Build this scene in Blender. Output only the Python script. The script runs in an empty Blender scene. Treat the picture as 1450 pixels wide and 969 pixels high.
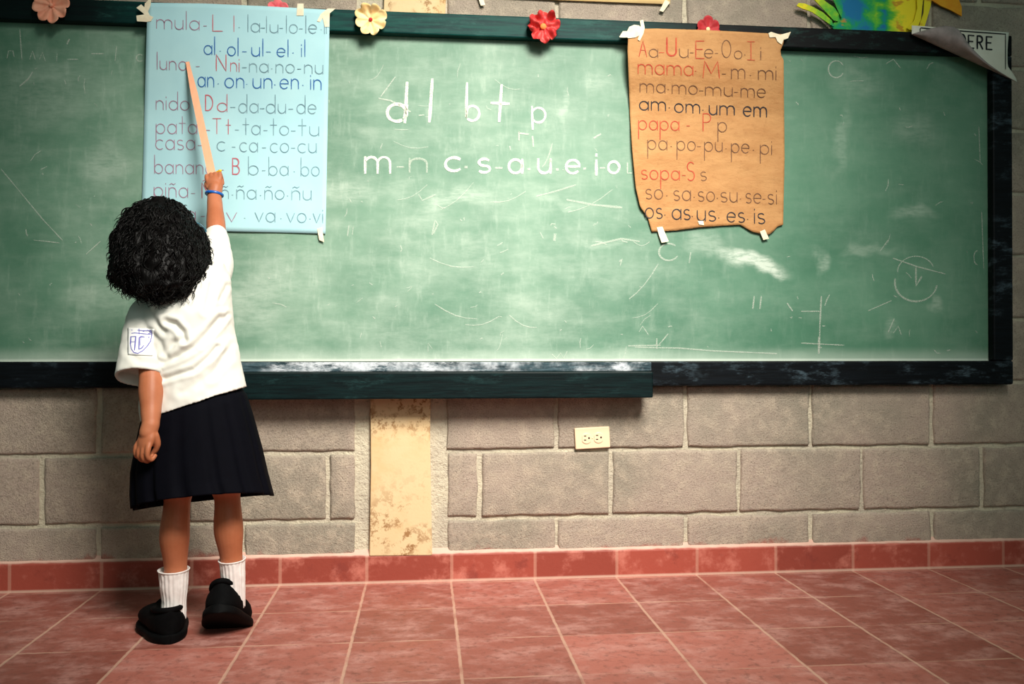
import bpy, math, random
from mathutils import Vector, Matrix, noise
from mathutils.bvhtree import BVHTree
S = bpy.context.scene
COL = S.collection
RNG = random.Random(7)
PI = math.pi
# ------------------------------------------------------------------ camera, light, exposure
F, YAW, PIT, ROL, CD, CH = 1224.45, 0.1004, 0.0080, 0.0005, 2.6005, 0.6929
def basis():
    cy, sy, cp, sp = math.cos(YAW), math.sin(YAW), math.cos(PIT), math.sin(PIT)
    f = Vector((sy*cp, cy*cp, sp)); r0 = Vector((cy, -sy, 0)); u0 = r0.cross(f)
    r = r0*math.cos(ROL)+u0*math.sin(ROL); u = -r0*math.sin(ROL)+u0*math.cos(ROL)
    return r, u, f
CR, CU, CF = basis()
CO = Vector((0, -CD, CH))
cam = bpy.data.objects.new('camera', bpy.data.cameras.new('camera'))
COL.objects.link(cam); S.camera = cam
cam.data.sensor_width = 36; cam.data.lens = F/1450*36
m = Matrix((CR, CU, -CF)).transposed().to_4x4(); m.translation = CO
cam.matrix_world = m
S.view_settings.view_transform = 'Standard'; S.view_settings.look = 'None'
S.view_settings.gamma = 1; S.view_settings.use_curve_mapping = False
S.view_settings.exposure = 0.0
W = bpy.data.worlds.new('world'); S.world = W; W.use_nodes = True
W.node_tree.nodes['Background'].inputs[0].default_value = (0.62, 1.0, 0.84, 1)
W.node_tree.nodes['Background'].inputs[1].default_value = 0.12
def area(name, loc, target, sx, sy, power, color, spread=PI):
    L = bpy.data.lights.new(name, 'AREA'); L.shape = 'RECTANGLE'; L.size = sx; L.size_y = sy
    L.energy = power; L.color = color; L.spread = spread
    o = bpy.data.objects.new(name, L); COL.objects.link(o); o.location = loc
    o.rotation_euler = (Vector(target)-Vector(loc)).to_track_quat('-Z', 'Y').to_euler()
def spot(name, loc, target, power, color, angle, blend, rad):
    L = bpy.data.lights.new(name, 'SPOT'); L.energy = power; L.color = color
    L.spot_size = math.radians(angle); L.spot_blend = blend; L.shadow_soft_size = rad
    o = bpy.data.objects.new(name, L); COL.objects.link(o); o.location = loc
    o.rotation_euler = (Vector(target)-Vector(loc)).to_track_quat('-Z', 'Y').to_euler()
spot('key_spot', (0.75, -2.5, 2.75), (0.18, 0, 0.68), 1120, (1.0, 0.95, 0.86), 56, 1.0, 0.62)  # unseen key spot, above and right of the camera; soft cone forms the central pool
area('fill_light', (1.3, -4.2, 2.0), (0.3, 0, 0.9), 2.4, 1.4, 17, (0.86, 1.0, 0.95))  # soft greenish fill, added unseen behind the camera

# ------------------------------------------------------------------ helpers
def P(px, py, Y=0.0):
    d = CF + CR*((px-725)/F) + CU*((484.5-py)/F)
    return CO + d*((Y+CD)/d.y)
def G(px, py, Z=0.0):
    d = CF + CR*((px-725)/F) + CU*((484.5-py)/F)
    return CO + d*((Z-CH)/d.z)
def ray(px, py):
    return (CF + CR*((px-725)/F) + CU*((484.5-py)/F)).normalized()
def proj(v):
    d = v-CO; z = d.dot(CF)
    return 725+F*d.dot(CR)/z, 484.5-F*d.dot(CU)/z
class MB:
    def __init__(s): s.v = []; s.f = []; s.mi = []
    def add(s, v, f, mi=0):
        o = len(s.v); s.v += [Vector(p) for p in v]; s.f += [tuple(i+o for i in q) for q in f]; s.mi += [mi]*len(f)
    def box(s, a, b, mi=0):
        x0, y0, z0 = a; x1, y1, z1 = b
        s.add([(x0,y0,z0),(x1,y0,z0),(x1,y1,z0),(x0,y1,z0),(x0,y0,z1),(x1,y0,z1),(x1,y1,z1),(x0,y1,z1)],
              [(0,3,2,1),(4,5,6,7),(0,1,5,4),(1,2,6,5),(2,3,7,6),(3,0,4,7)], mi)
    def loft(s, rings, cap=True, mi=0, closed=False):
        n = len(rings[0]); v = [p for r in rings for p in r]; f = []
        k = len(rings)
        for i in range(k if closed else k-1):
            for j in range(n):
                f.append((i*n+j, i*n+(j+1) % n, ((i+1) % k)*n+(j+1) % n, ((i+1) % k)*n+j))
        if cap and not closed:
            f.append(tuple(range(n-1, -1, -1))); f.append(tuple((k-1)*n+j for j in range(n)))
        s.add(v, f, mi)
    def grid(s, fn, nu, nv, mi=0):
        v = [fn(i/nu, j/nv) for j in range(nv+1) for i in range(nu+1)]
        f = [(j*(nu+1)+i, j*(nu+1)+i+1, (j+1)*(nu+1)+i+1, (j+1)*(nu+1)+i) for j in range(nv) for i in range(nu)]
        s.add(v, f, mi)
    def tube(s, pts, rad, n=16, sub=6, mi=0, flat=1.0, flatdir=None, caps=True):
        pts = [Vector(p) for p in pts]
        P2, R2 = spline(pts, rad, sub)
        rings = []; up = None
        m_ = len(P2)
        if caps:
            d0 = (P2[0]-P2[1]).normalized(); d1 = (P2[-1]-P2[-2]).normalized()
            A = [(P2[0]+d0*R2[0]*math.sin(a), R2[0]*math.cos(a)) for a in (1.45, 1.1, .75, .38)]
            B = [(P2[-1]+d1*R2[-1]*math.sin(a), R2[-1]*math.cos(a)) for a in (.38, .75, 1.1, 1.45)]
            Q = A+list(zip(P2, R2))+B
        else: Q = list(zip(P2, R2))
        for i, (p, r) in enumerate(Q):
            t = (Q[min(i+1, len(Q)-1)][0]-Q[max(i-1, 0)][0]).normalized()
            if up is None:
                up = t.orthogonal().normalized() if flatdir is None else (Vector(flatdir)-t*t.dot(Vector(flatdir))).normalized()
            up = (up-t*up.dot(t)).normalized(); b = t.cross(up)
            rings.append([p+up*(r*flat*math.cos(2*PI*k/n))+b*(r*math.sin(2*PI*k/n)) for k in range(n)])
        s.loft(rings, True, mi)
    def ellip(s, c, ax, nu=24, nv=16, mi=0):
        c = Vector(c); X, Y_, Z_ = [Vector(a) for a in ax]
        rings = []
        for j in range(1, nv):
            a = PI*j/nv
            rings.append([c+Z_*(-math.cos(a))+X*(math.sin(a)*math.cos(2*PI*i/nu))+Y_*(math.sin(a)*math.sin(2*PI*i/nu)) for i in range(nu)])
        s.loft(rings, True, mi)
    def build(s, name, mats, parent=None, smooth=True, loc=None):
        me = bpy.data.meshes.new(name)
        org = Vector(parent['_o']) if parent is not None and '_o' in parent else Vector((0, 0, 0))
        if parent is None and loc is not None: org = Vector(loc)
        me.from_pydata([tuple(p-org) for p in s.v], [], s.f)
        if not isinstance(mats, (list, tuple)): mats = [mats]
        for q in mats: me.materials.append(q)
        me.polygons.foreach_set('material_index', s.mi)
        me.polygons.foreach_set('use_smooth', [smooth]*len(me.polygons))
        me.update()
        o = bpy.data.objects.new(name, me); COL.objects.link(o)
        if parent is not None: o.parent = parent; o['_o'] = tuple(org)
        else: o.location = org; o['_o'] = tuple(org)
        return o
def spline(pts, rad, sub):
    if len(pts) < 3 or sub <= 1:
        out = []; rr = []
        for i in range(len(pts)-1):
            for k in range(sub):
                t = k/sub; out.append(pts[i].lerp(pts[i+1], t)); rr.append(rad[i]*(1-t)+rad[i+1]*t)
        out.append(pts[-1]); rr.append(rad[-1]); return out, rr
    out = []; rr = []
    n = len(pts)
    for i in range(n-1):
        p0 = pts[max(i-1, 0)]; p1 = pts[i]; p2 = pts[i+1]; p3 = pts[min(i+2, n-1)]
        for k in range(sub):
            t = k/sub
            out.append(0.5*((2*p1)+(p2-p0)*t+(2*p0-5*p1+4*p2-p3)*t*t+(3*p1-p0-3*p2+p3)*t**3))
            u = t*t*(3-2*t); rr.append(rad[i]*(1-u)+rad[i+1]*u)
    out.append(pts[-1]); rr.append(rad[-1]); return out, rr
def empty(name, loc, label, cat, group=None):
    o = bpy.data.objects.new(name, None); COL.objects.link(o); o.location = loc; o['_o'] = tuple(loc)
    o.empty_display_size = 0.05
    tag(o, label, cat, group); return o
def tag(o, label, cat=None, group=None):
    o['label'] = label
    if cat: o['category'] = cat
    if group: o['group'] = group
    return o
def bevel(o, w, seg=2):
    md = o.modifiers.new('bevel', 'BEVEL'); md.width = w; md.segments = seg; md.limit_method = 'ANGLE'; md.angle_limit = 0.6
    return o
def remesh(mb, voxel, smooth=4):
    o = mb.build('tmp', [])
    md = o.modifiers.new('r', 'REMESH'); md.mode = 'VOXEL'; md.voxel_size = voxel
    md = o.modifiers.new('s', 'SMOOTH'); md.factor = 0.5; md.iterations = smooth
    dg = bpy.context.evaluated_depsgraph_get(); dg.update()
    me = bpy.data.meshes.new_from_object(o.evaluated_get(dg))
    bpy.data.objects.remove(o)
    out = MB(); out.v = [v.co.copy() for v in me.vertices]; out.f = [tuple(p.vertices) for p in me.polygons]; out.mi = [0]*len(out.f)
    nr = [v.normal.copy() for v in me.vertices]
    bpy.data.meshes.remove(me)
    return out, nr
def lin(c):
    return tuple((x/255/12.92 if x/255 <= 0.04045 else ((x/255+0.055)/1.055)**2.4) for x in c)+(1,)

# ------------------------------------------------------------------ materials
class NT:
    def __init__(s, name):
        s.m = bpy.data.materials.new(name); s.m.use_nodes = True; s.t = s.m.node_tree
        s.b = s.t.nodes['Principled BSDF']; s.pos = s.n('ShaderNodeNewGeometry').outputs['Position']
    def n(s, ty, **k):
        q = s.t.nodes.new(ty)
        for a, b in k.items(): setattr(q, a, b)
        return q
    def put(s, sock, v):
        if isinstance(v, (int, float)): sock.default_value = v
        elif isinstance(v, (tuple, list)): sock.default_value = v
        else: s.t.links.new(v, sock)
    def math(s, op, a, b=0, c=None, clamp=False):
        q = s.n('ShaderNodeMath', operation=op, use_clamp=clamp); s.put(q.inputs[0], a); s.put(q.inputs[1], b)
        if c is not None: s.put(q.inputs[2], c)
        return q.outputs[0]
    def vmath(s, op, a, b):
        q = s.n('ShaderNodeVectorMath', operation=op); s.put(q.inputs[0], a); s.put(q.inputs[1], b); return q.outputs[0]
    def noise(s, scale, detail=4, rough=.55, vec=None, dist=0):
        q = s.n('ShaderNodeTexNoise'); q.inputs['Scale'].default_value = scale; q.inputs['Detail'].default_value = detail
        q.inputs['Roughness'].default_value = rough; q.inputs['Distortion'].default_value = dist
        s.t.links.new(vec if vec is not None else s.pos, q.inputs['Vector']); return q.outputs['Fac']
    def rng(s, v, a, b, c=0, d=1, smooth=True):
        q = s.n('ShaderNodeMapRange'); q.interpolation_type = 'SMOOTHSTEP' if smooth else 'LINEAR'
        s.put(q.inputs[0], v)
        for i, x in enumerate((a, b, c, d)): s.put(q.inputs[i+1], x)
        return q.outputs[0]
    def mix(s, f, a, b, mode='MIX'):
        q = s.n('ShaderNodeMix', data_type='RGBA', blend_type=mode); s.put(q.inputs[0], f); s.put(q.inputs[6], a); s.put(q.inputs[7], b)
        return q.outputs[2]
    def sep(s, v=None):
        q = s.n('ShaderNodeSeparateXYZ'); s.t.links.new(v if v is not None else s.pos, q.inputs[0]); return q.outputs
    def scale(s, sx, sy, sz, rot=(0, 0, 0)):
        q = s.n('ShaderNodeMapping'); q.inputs['Scale'].default_value = (sx, sy, sz); q.inputs['Rotation'].default_value = rot
        s.t.links.new(s.pos, q.inputs[0]); return q.outputs[0]
    def bump(s, h, strength=.3, dist=.005):
        q = s.n('ShaderNodeBump'); q.inputs['Strength'].default_value = strength; q.inputs['Distance'].default_value = dist
        s.t.links.new(h, q.inputs['Height']); s.t.links.new(q.outputs[0], s.b.inputs['Normal'])
    def fin(s, col, rough=.7, spec=.3, sheen=0):
        s.put(s.b.inputs['Base Color'], col); s.put(s.b.inputs['Roughness'], rough); s.put(s.b.inputs['Specular IOR Level'], spec)
        if sheen: s.b.inputs['Sheen Weight'].default_value = sheen
        return s.m
def simple(name, c, c2=None, scale=30, rough=.7, spec=.3, bump=0, bscale=200, bdist=.001, lo=.35, hi=.65):
    t = NT(name)
    col = lin(c)
    if c2 is not None: col = t.mix(t.rng(t.noise(scale), lo, hi), lin(c), lin(c2))
    if bump: t.bump(t.noise(bscale, 3), bump, bdist)
    return t.fin(col, rough, spec)

def block_material():
    t = NT('concrete_block')
    big = t.noise(2.2, 3); fine = t.noise(230, 4, .7); mid = t.noise(28, 4, .6); w = t.scale(2.6, 1, 5.1)
    c = t.mix(t.rng(big, .35, .65), lin((152, 143, 128)), lin((178, 160, 146)))
    c = t.mix(t.rng(mid, .42, .72, 0, .55), c, lin((196, 180, 160)))
    c = t.mix(t.rng(fine, .48, .70, 0, .6), c, lin((104, 96, 86)))
    z = t.sep()[2]
    splash = t.rng(t.math('ADD', z, t.math('MULTIPLY', t.noise(7, 5, .7), .16)), .175, .145)
    c = t.mix(t.math('MULTIPLY', splash, .65), c, lin((165, 82, 70)))
    t.bump(t.math('ADD', t.math('ADD', fine, t.noise(110, 3, .8)), t.math('MULTIPLY', mid, .9)), .75, .005)
    return t.fin(c, .95, .1)
def mortar_material():
    t = NT('mortar')
    fine = t.noise(90, 4, .7); big = t.noise(6, 4)
    c = t.mix(t.rng(big, .35, .65), lin((206, 196, 172)), lin((186, 176, 158)))
    c = t.mix(t.rng(fine, .5, .75, 0, .5), c, lin((140, 128, 112)))
    t.bump(t.math('ADD', t.noise(40, 4, .7), fine), .9, .008)
    return t.fin(c, .95, .1)
TX0, TY0, TS = 0.0, 0.0, 0.25   # tile grid origin and size (set below)
def floor_material():
    t = NT('red_cement_tile')
    x, y, z = t.sep()
    gx = t.math('DIVIDE', t.math('SUBTRACT', x, TX0), TS); gy = t.math('DIVIDE', t.math('SUBTRACT', y, TY0), TS)
    wob = t.math('MULTIPLY', t.math('SUBTRACT', t.noise(30, 3), .5), .02)
    def edge(g):
        fr = t.math('FRACT', t.math('ADD', g, wob)); return t.math('MINIMUM', fr, t.math('SUBTRACT', 1, fr))
    ex, ey = edge(gx), edge(gy)
    cmb = t.n('ShaderNodeCombineXYZ'); t.put(cmb.inputs[0], t.math('FLOOR', gx)); t.put(cmb.inputs[1], t.math('FLOOR', gy))
    wn = t.n('ShaderNodeTexWhiteNoise', noise_dimensions='3D'); t.put(wn.inputs['Vector'], cmb.outputs[0])
    tilev = wn.outputs['Value']
    cl = t.noise(9, 6, .7, t.scale(1, 1.5, 1)); sm = t.noise(45, 5, .7)
    c = t.mix(tilev, lin((142, 78, 66)), lin((182, 108, 95)))
    c = t.mix(t.rng(cl, .42, .72, 0, .55), c, lin((210, 160, 150)))
    c = t.mix(t.rng(sm, .48, .72, 0, .7), c, lin((116, 68, 58)))
    lx = t.math('MULTIPLY', t.rng(ex, .008, .020, 1, 0), t.rng(t.noise(9, 3), .3, .5, .45, 1))
    ly = t.math('MULTIPLY', t.rng(ey, .008, .02, 1, 0), t.rng(t.noise(6, 3), .4, .6, .15, .75))
    ln = t.math('MAXIMUM', lx, ly)
    c = t.mix(t.math('MULTIPLY', ln, .72), c, lin((208, 166, 144)))
    t.bump(t.math('ADD', t.math('MULTIPLY', ln, -.8), t.math('MULTIPLY', sm, .6)), .35, .003)
    return t.fin(c, t.rng(cl, .3, .7, .42, .65), .4)
def baseboard_material():
    zt_bb = P(700, 784, -.02).z+.002
    t = NT('red_baseboard_tile')
    x, y, z = t.sep()
    gx = t.math('DIVIDE', t.math('SUBTRACT', x, TX0+.002), TS)
    fr = t.math('FRACT', gx); e = t.math('MINIMUM', fr, t.math('SUBTRACT', 1, fr))
    wn = t.n('ShaderNodeTexWhiteNoise', noise_dimensions='1D'); t.put(wn.inputs['W'], t.math('FLOOR', gx))
    c = t.mix(wn.outputs['Value'], lin((138, 60, 47)), lin((164, 75, 60)))
    c = t.mix(t.rng(t.noise(14, 5, .65), .48, .72, 0, .65), c, lin((206, 128, 112)))
    c = t.mix(t.rng(t.noise(11, 5, .7), .56, .7, 0, .6), c, lin((120, 50, 42)))
    ln = t.rng(e, .012, .024, 1, 0)
    c = t.mix(t.math('MULTIPLY', ln, .45), c, lin((196, 146, 126)))
    ztop = t.rng(t.math('ADD', z, t.math('MULTIPLY', t.noise(25, 3), .006)), zt_bb-.001, zt_bb+.005)
    c = t.mix(ztop, c, t.mix(t.noise(20, 4), lin((222, 186, 168)), lin((196, 150, 134))))
    zb = t.rng(z, .004, .010, 1, 0)
    c = t.mix(t.math('MULTIPLY', zb, .7), c, lin((214, 184, 164)))
    t.bump(t.noise(60, 4), .3, .003)
    return t.fin(c, .6, .35)
def pillar_material():
    t = NT('cream_paint_on_concrete')
    x, y, z = t.sep()
    c = t.mix(t.noise(9, 4), lin((218, 194, 154)), lin((210, 182, 138)))
    sp = t.math('MULTIPLY', t.rng(t.noise(38, 5, .75), .49, .60), t.rng(t.noise(7, 3), .40, .55))
    band = t.math('ADD', t.rng(z, .34, .12, .1, 1), t.rng(z, .40, .48, 0, .8))
    c = t.mix(t.math('MULTIPLY', t.math('MULTIPLY', sp, band), .9, clamp=True), c, lin((136, 92, 48)))
    c = t.mix(t.math('MULTIPLY', t.rng(t.noise(5, 4, .6), .5, .7), .4), c, lin((204, 156, 96)))
    t.bump(t.noise(120, 4), .25, .002)
    return t.fin(c, .75, .25)
def board_material():
    t = NT('green_chalkboard')
    x, y, z = t.sep()
    n1 = t.noise(2.1, 5, .6); n2 = t.noise(9, 6, .65, t.scale(1, 1, 1.0)); n3 = t.noise(5, 6, .7, t.scale(1, 1, 3.5, (0, .5, 0)))
    n4 = t.noise(16, 5, .7, t.scale(3, 1, .7, (0, -.35, 0)))
    base = t.mix(t.rng(n1, .3, .7), lin((48, 104, 78)), lin((64, 120, 92)))
    dust = t.math('ADD', t.math('MULTIPLY', t.rng(n2, .35, .75), .14), .11)
    dust = t.math('ADD', dust, t.math('MULTIPLY', t.rng(n3, .40, .78), .18))
    dust = t.math('ADD', dust, t.math('MULTIPLY', t.rng(n4, .5, .8), .16))
    dust = t.math('ADD', dust, t.math('MULTIPLY', t.rng(n1, .35, .7), .1))
    # the much-used middle of the board carries more chalk dust than the ends
    use = t.math('MULTIPLY', t.rng(x, 1.25, .25, .35, 1.0), t.rng(x, -1.3, -.6, .55, 1.0))
    dust = t.math('MULTIPLY', dust, use)
    warp = t.vmath('MULTIPLY', t.vmath('SUBTRACT', t.n('ShaderNodeTexNoise').outputs['Color'], (.5, .5, .5)), (.12, .12, .12))
    wn = [q for q in t.t.nodes if q.bl_idname == 'ShaderNodeTexNoise'][-1]
    wn.inputs['Scale'].default_value = 9; wn.inputs['Detail'].default_value = 5; t.t.links.new(t.pos, wn.inputs['Vector'])
    wp = t.vmath('ADD', t.pos, warp)
    streak = t.noise(30, 5, .7, t.scale(1, 1, 4, (0, .3, 0)))
    for (px, py, rx, ry, ang, st) in SMUDGE:
        c0 = P(px, py, YB)
        mp = t.n('ShaderNodeMapping', vector_type='TEXTURE'); mp.inputs['Location'].default_value = (c0.x, 0, c0.z)
        mp.inputs['Rotation'].default_value = (0, math.radians(ang), 0); mp.inputs['Scale'].default_value = (rx/465, 1000, ry/465)
        t.t.links.new(wp, mp.inputs[0])
        ln = t.n('ShaderNodeVectorMath', operation='LENGTH'); t.t.links.new(mp.outputs[0], ln.inputs[0])
        msk = t.math('MULTIPLY', t.rng(ln.outputs['Value'], 1.0, .25), t.rng(streak, .3, .62, .35, 1))
        dust = t.math('ADD', dust, t.math('MULTIPLY', msk, st*(.42 if 400 < px < 900 else .8)))
    dust = t.math('ADD', dust, t.rng(z, BZ0+.05, BZ0+.002, 0, .35))
    dust = t.math('ADD', dust, t.rng(z, BZ0+.010, BZ0+.003, 0, .4))
    dust = t.math('MINIMUM', dust, .9)
    c = t.mix(dust, base, lin((204, 216, 202)))
    t.bump(n2, .08, .002)
    return t.fin(c, t.math('ADD', .5, t.math('MULTIPLY', dust, .4)), .35)
def frame_material(name, a, b, worn, wmax, lo=.5, hi=.72, spec=.12, ends=None):
    t = NT(name)
    grain = t.noise(6, 6, .7, t.scale(1.2, 6, 18)); blot = t.noise(5, 5, .65)
    c = t.mix(t.rng(grain, .35, .65), lin(a), lin(b))
    if ends:      # light falloff put into the colour: lit middle teal, ends near-black
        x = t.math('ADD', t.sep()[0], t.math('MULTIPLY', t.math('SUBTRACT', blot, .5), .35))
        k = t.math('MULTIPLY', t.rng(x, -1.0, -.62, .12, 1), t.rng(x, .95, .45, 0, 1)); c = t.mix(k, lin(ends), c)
    wv = t.math('MULTIPLY', t.rng(t.noise(12, 6, .75, t.scale(1, 1, 3)), lo, hi), t.rng(blot, .42, .6))
    c = t.mix(t.math('MULTIPLY', wv, wmax), c, lin(worn))
    t.bump(grain, .25, .003)
    return t.fin(c, .5, spec)
def chalk_material(name, amount, col=(236, 238, 226)):
    t = NT(name)
    a = t.math('MULTIPLY', t.rng(t.noise(260, 3, .7), .36, .56, .35, 1), amount)
    t.put(t.b.inputs['Alpha'], a)
    return t.fin(lin(col), .95, .05)
def skirt_material():
    t = NT('navy_cotton')
    c = t.mix(t.noise(40, 3), lin((4, 4, 9)), lin((7, 7, 15)))
    t.bump(t.noise(500, 2), .2, .0008)
    return t.fin(c, .8, .06)
def hair_material():
    t = NT('black_hair')
    c = t.mix(t.noise(14, 3), lin((4, 3, 3)), lin((9, 6, 6)))
    t.bump(t.noise(60, 4, .6, t.scale(3, 3, .8)), .5, .004)
    return t.fin(c, .45, .14)
def skin_material():
    t = NT('skin')
    c = t.mix(t.rng(t.noise(12, 4), .35, .65), lin((172, 100, 66)), lin((186, 114, 80)))
    t.b.inputs['Subsurface Weight'].default_value = .08
    t.b.inputs['Subsurface Radius'].default_value = (.01, .004, .002)
    t.bump(t.noise(400, 3), .1, .0006)
    return t.fin(c, .5, .35)
def shirt_material():
    t = NT('white_cotton')
    c = t.mix(t.noise(6, 3), lin((231, 229, 222)), lin((224, 220, 210)))
    t.bump(t.noise(700, 2), .15, .0006)
    return t.fin(c, .85, .15, .1)
def cutout_material():
    t = NT('painted_paper')
    p = t.scale(1, 0, 1)
    c0 = P(1205, 12, -.02)
    off = t.vmath('SUBTRACT', t.pos, tuple(c0))
    x, y, z = t.sep(off)
    n = t.noise(16, 4, .6); n2 = t.noise(11, 3, .6, t.scale(1, 1, 2.4))
    d = t.math('ADD', t.math('ABSOLUTE', t.math('MULTIPLY', x, 6.5)), t.math('MULTIPLY', t.math('SUBTRACT', n, .5), 1.6))
    d2 = t.math('ADD', t.math('ABSOLUTE', t.math('MULTIPLY', t.math('SUBTRACT', x, .105), 14)), t.math('MULTIPLY', t.math('SUBTRACT', n2, .5), 2.2))
    d = t.math('MINIMUM', d, t.math('ADD', d2, .32))
    r = t.n('ShaderNodeValToRGB'); t.put(r.inputs[0], d); e = r.color_ramp.elements
    e[0].position = 0; e[0].color = lin((10, 110, 160)); e[1].position = 1.0; e[1].color = lin((240, 222, 40))
    for pos, cc in ((.14, (8, 130, 140)), (.30, (14, 150, 84)), (.55, (90, 180, 50)), (.75, (170, 205, 44))):
        q = e.new(pos); q.color = lin(cc)
    c = t.mix(t.rng(n2, .60, .66, 0, .8), r.outputs[0], lin((196, 130, 40)))
    return t.fin(c, .7, .3)

# board geometry: front of the frame stands 5 cm off the wall, the writing surface 2 cm
YB, YF = -.022, -.050
BZ0 = P(640, 512, YF).z            # top of bottom rail
BZT = P(640, 50, YF).z             # underside of top rail
FZT = P(640, 19, YF).z             # top of top rail
FZB = P(1100, 546, YF).z           # underside of bottom rail
BXR = P(1407, 450, YF).x; FXR = P(1435, 450, YF).x
SMUDGE = [(1066, 371, 68, 20, 14, 1.0), (1090, 382, 34, 12, 12, .35), (1000, 345, 50, 20, 10, .3), (495, 272, 60, 22, 2, .5), (655, 277, 75, 20, -5, .6),
 (610, 300, 70, 26, -25, .3), (680, 360, 40, 50, 10, .3), (600, 380, 60, 34, 25, .28), (555, 110, 110, 26, 5, .2), (798, 150, 10, 50, 3, .4),
 (790, 175, 40, 70, 10, .2), (850, 120, 30, 20, 15, .4), (800, 285, 50, 9, 8, .4), (855, 345, 60, 9, -8, .4), (860, 385, 60, 50, 0, .16),
 (740, 450, 150, 50, 0, .22), (560, 470, 120, 40, 0, .2), (150, 240, 50, 44, -40, .25), (60, 130, 110, 60, -10, .18), (150, 420, 60, 30, 0, .16), (1190, 200, 14, 70, 8, .22),
 (1290, 300, 50, 16, 4, .28), (1300, 185, 60, 34, 10, .16), (1160, 372, 14, 24, 0, .35), (1230, 355, 60, 12, -10, .22), (1325, 430, 16, 14, 0, .3), (1260, 470, 28, 14, -45, .2),
 (1215, 120, 60, 30, 0, .15), (700, 95, 120, 30, 0, .18), (360, 430, 60, 60, 0, .22), (420, 390, 70, 50, -20, .25)]
TX0 = G(639, 826).x
TY0 = G(639, 861.5).y
def mk():
    M = {}
    M['block'] = block_material(); M['mortar'] = mortar_material(); M['floor'] = floor_material(); M['bb'] = baseboard_material()
    M['pillar'] = pillar_material(); M['board'] = board_material()
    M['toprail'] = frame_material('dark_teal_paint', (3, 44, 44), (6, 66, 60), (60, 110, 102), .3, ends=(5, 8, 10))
    M['rail'] = frame_material('black_worn_paint', (5, 7, 10), (10, 15, 20), (92, 112, 124), .55, .48, .7)
    M['dusty'] = frame_material('black_paint_under_chalk_dust', (20, 36, 42), (70, 90, 98), (206, 210, 216), .95, .36, .56)
    M['tray'] = frame_material('tray_black_green_paint', (3, 13, 15), (7, 27, 28), (48, 84, 84), .3)
    M['chalk'] = chalk_material('chalk_line', .92); M['chalkfaint'] = chalk_material('faint_chalk', .34); M['chalkmid'] = chalk_material('smeared_chalk', .5)
    M['blue'] = simple('pale_blue_paper', (176, 216, 222), (168, 209, 217), 5, .8, .2, .06, 40, .002)
    M['ink'] = simple('grey_blue_marker', (104, 136, 148), (128, 160, 170), 40); M['inkred'] = simple('mauve_marker', (154, 118, 140), (166, 130, 150), 40)
    M['inkpink'] = simple('red_marker', (196, 88, 98), (180, 110, 120), 40); M['inkblue'] = simple('blue_marker', (34, 92, 160), (60, 110, 168), 40)
    M['brown'] = brown_material()
    M['bink'] = simple('brown_grey_marker', (98, 66, 46), (118, 80, 54), 40); M['bred'] = simple('red_marker_on_kraft', (172, 56, 38), (186, 82, 50), 40)
    M['bblk'] = simple('black_marker', (36, 32, 38), (52, 46, 50), 40)
    M['tape'] = simple('masking_tape', (240, 228, 200), (230, 214, 184), 60, .7, .3)
    M['fcream'] = simple('cream_foam', (250, 224, 168), (244, 206, 140), 40, .6); M['fred'] = simple('red_foam', (190, 44, 46), (206, 70, 66), 60, .5)
    M['fpink'] = simple('salmon_foam', (236, 150, 120), (240, 170, 142), 40, .6); M['orange'] = simple('orange_foam', (244, 124, 62), (246, 150, 80), 60, .6)
    M['fhot'] = simple('pink_foam', (226, 84, 96), (240, 120, 124), 50, .6)
    M['fdark'] = simple('crimson_foam', (164, 30, 36), (180, 44, 50), 50, .6)
    M['peach'] = simple('peach_poster_paper', (246, 212, 150), (240, 200, 140), 6, .8)
    M['sign'] = simple('white_sign_paper', (232, 228, 214), (222, 216, 200), 10, .8); M['signback'] = simple('grey_paper_back', (158, 144, 142), (136, 126, 124), 30, .85)
    M['black'] = simple('black_print', (22, 24, 32)); M['plastic'] = simple('ivory_plastic', (234, 204, 170), None, rough=.4, spec=.4)
    M['dark'] = simple('dark_slot', (40, 26, 16))
    M['cut'] = cutout_material(); M['orangepaper'] = simple('orange_painted_paper', (246, 176, 40), (240, 150, 30), 14)
    M['skin'] = skin_material(); M['hair'] = hair_material(); M['shirt'] = shirt_material(); M['skirt'] = skirt_material()
    M['sock'] = simple('white_ribbed_cotton', (238, 230, 226), (228, 218, 214), 60, .9, .1, .3, 500, .0006)
    M['shoe'] = simple('black_suede', (4, 4, 5), (7, 7, 8), 60, .8, .08, .2, 300, .0006); M['sole'] = simple('black_rubber', (3, 3, 4), (6, 6, 7), 40, .7, .1)
    M['band'] = simple('blue_plastic', (20, 84, 170), (24, 100, 186), 40, .3, .5); M['loop'] = simple('blue_grey_plastic', (40, 98, 120), None, rough=.3, spec=.5)
    M['badge'] = simple('white_badge_cloth', (246, 244, 242)); M['badgeink'] = simple('violet_blue_thread', (92, 92, 176), (110, 108, 190), 300)
    M['ruler'] = ruler_material(); M['yellow'] = simple('yellow_wax', (244, 196, 40), None, rough=.5)
    M['eyew'] = simple('eye_white', (236, 232, 226), None, rough=.2, spec=.5); M['iris'] = simple('dark_iris', (34, 20, 14), None, rough=.1, spec=.5)
    M['lip'] = simple('lips', (150, 74, 62), None, rough=.5)
    return M
def brown_material():
    t = NT('kraft_paper')
    f = t.noise(8, 5, .65, t.scale(1, 1, 2.4)); g = t.noise(60, 4, .7)
    c = t.mix(t.rng(f, .35, .68), lin((188, 140, 90)), lin((176, 126, 78)))
    c = t.mix(t.rng(g, .5, .75, 0, .35), c, lin((150, 102, 60)))
    t.bump(t.math('ADD', f, t.math('MULTIPLY', g, .3)), .6, .008)
    return t.fin(c, .75, .25)
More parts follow.
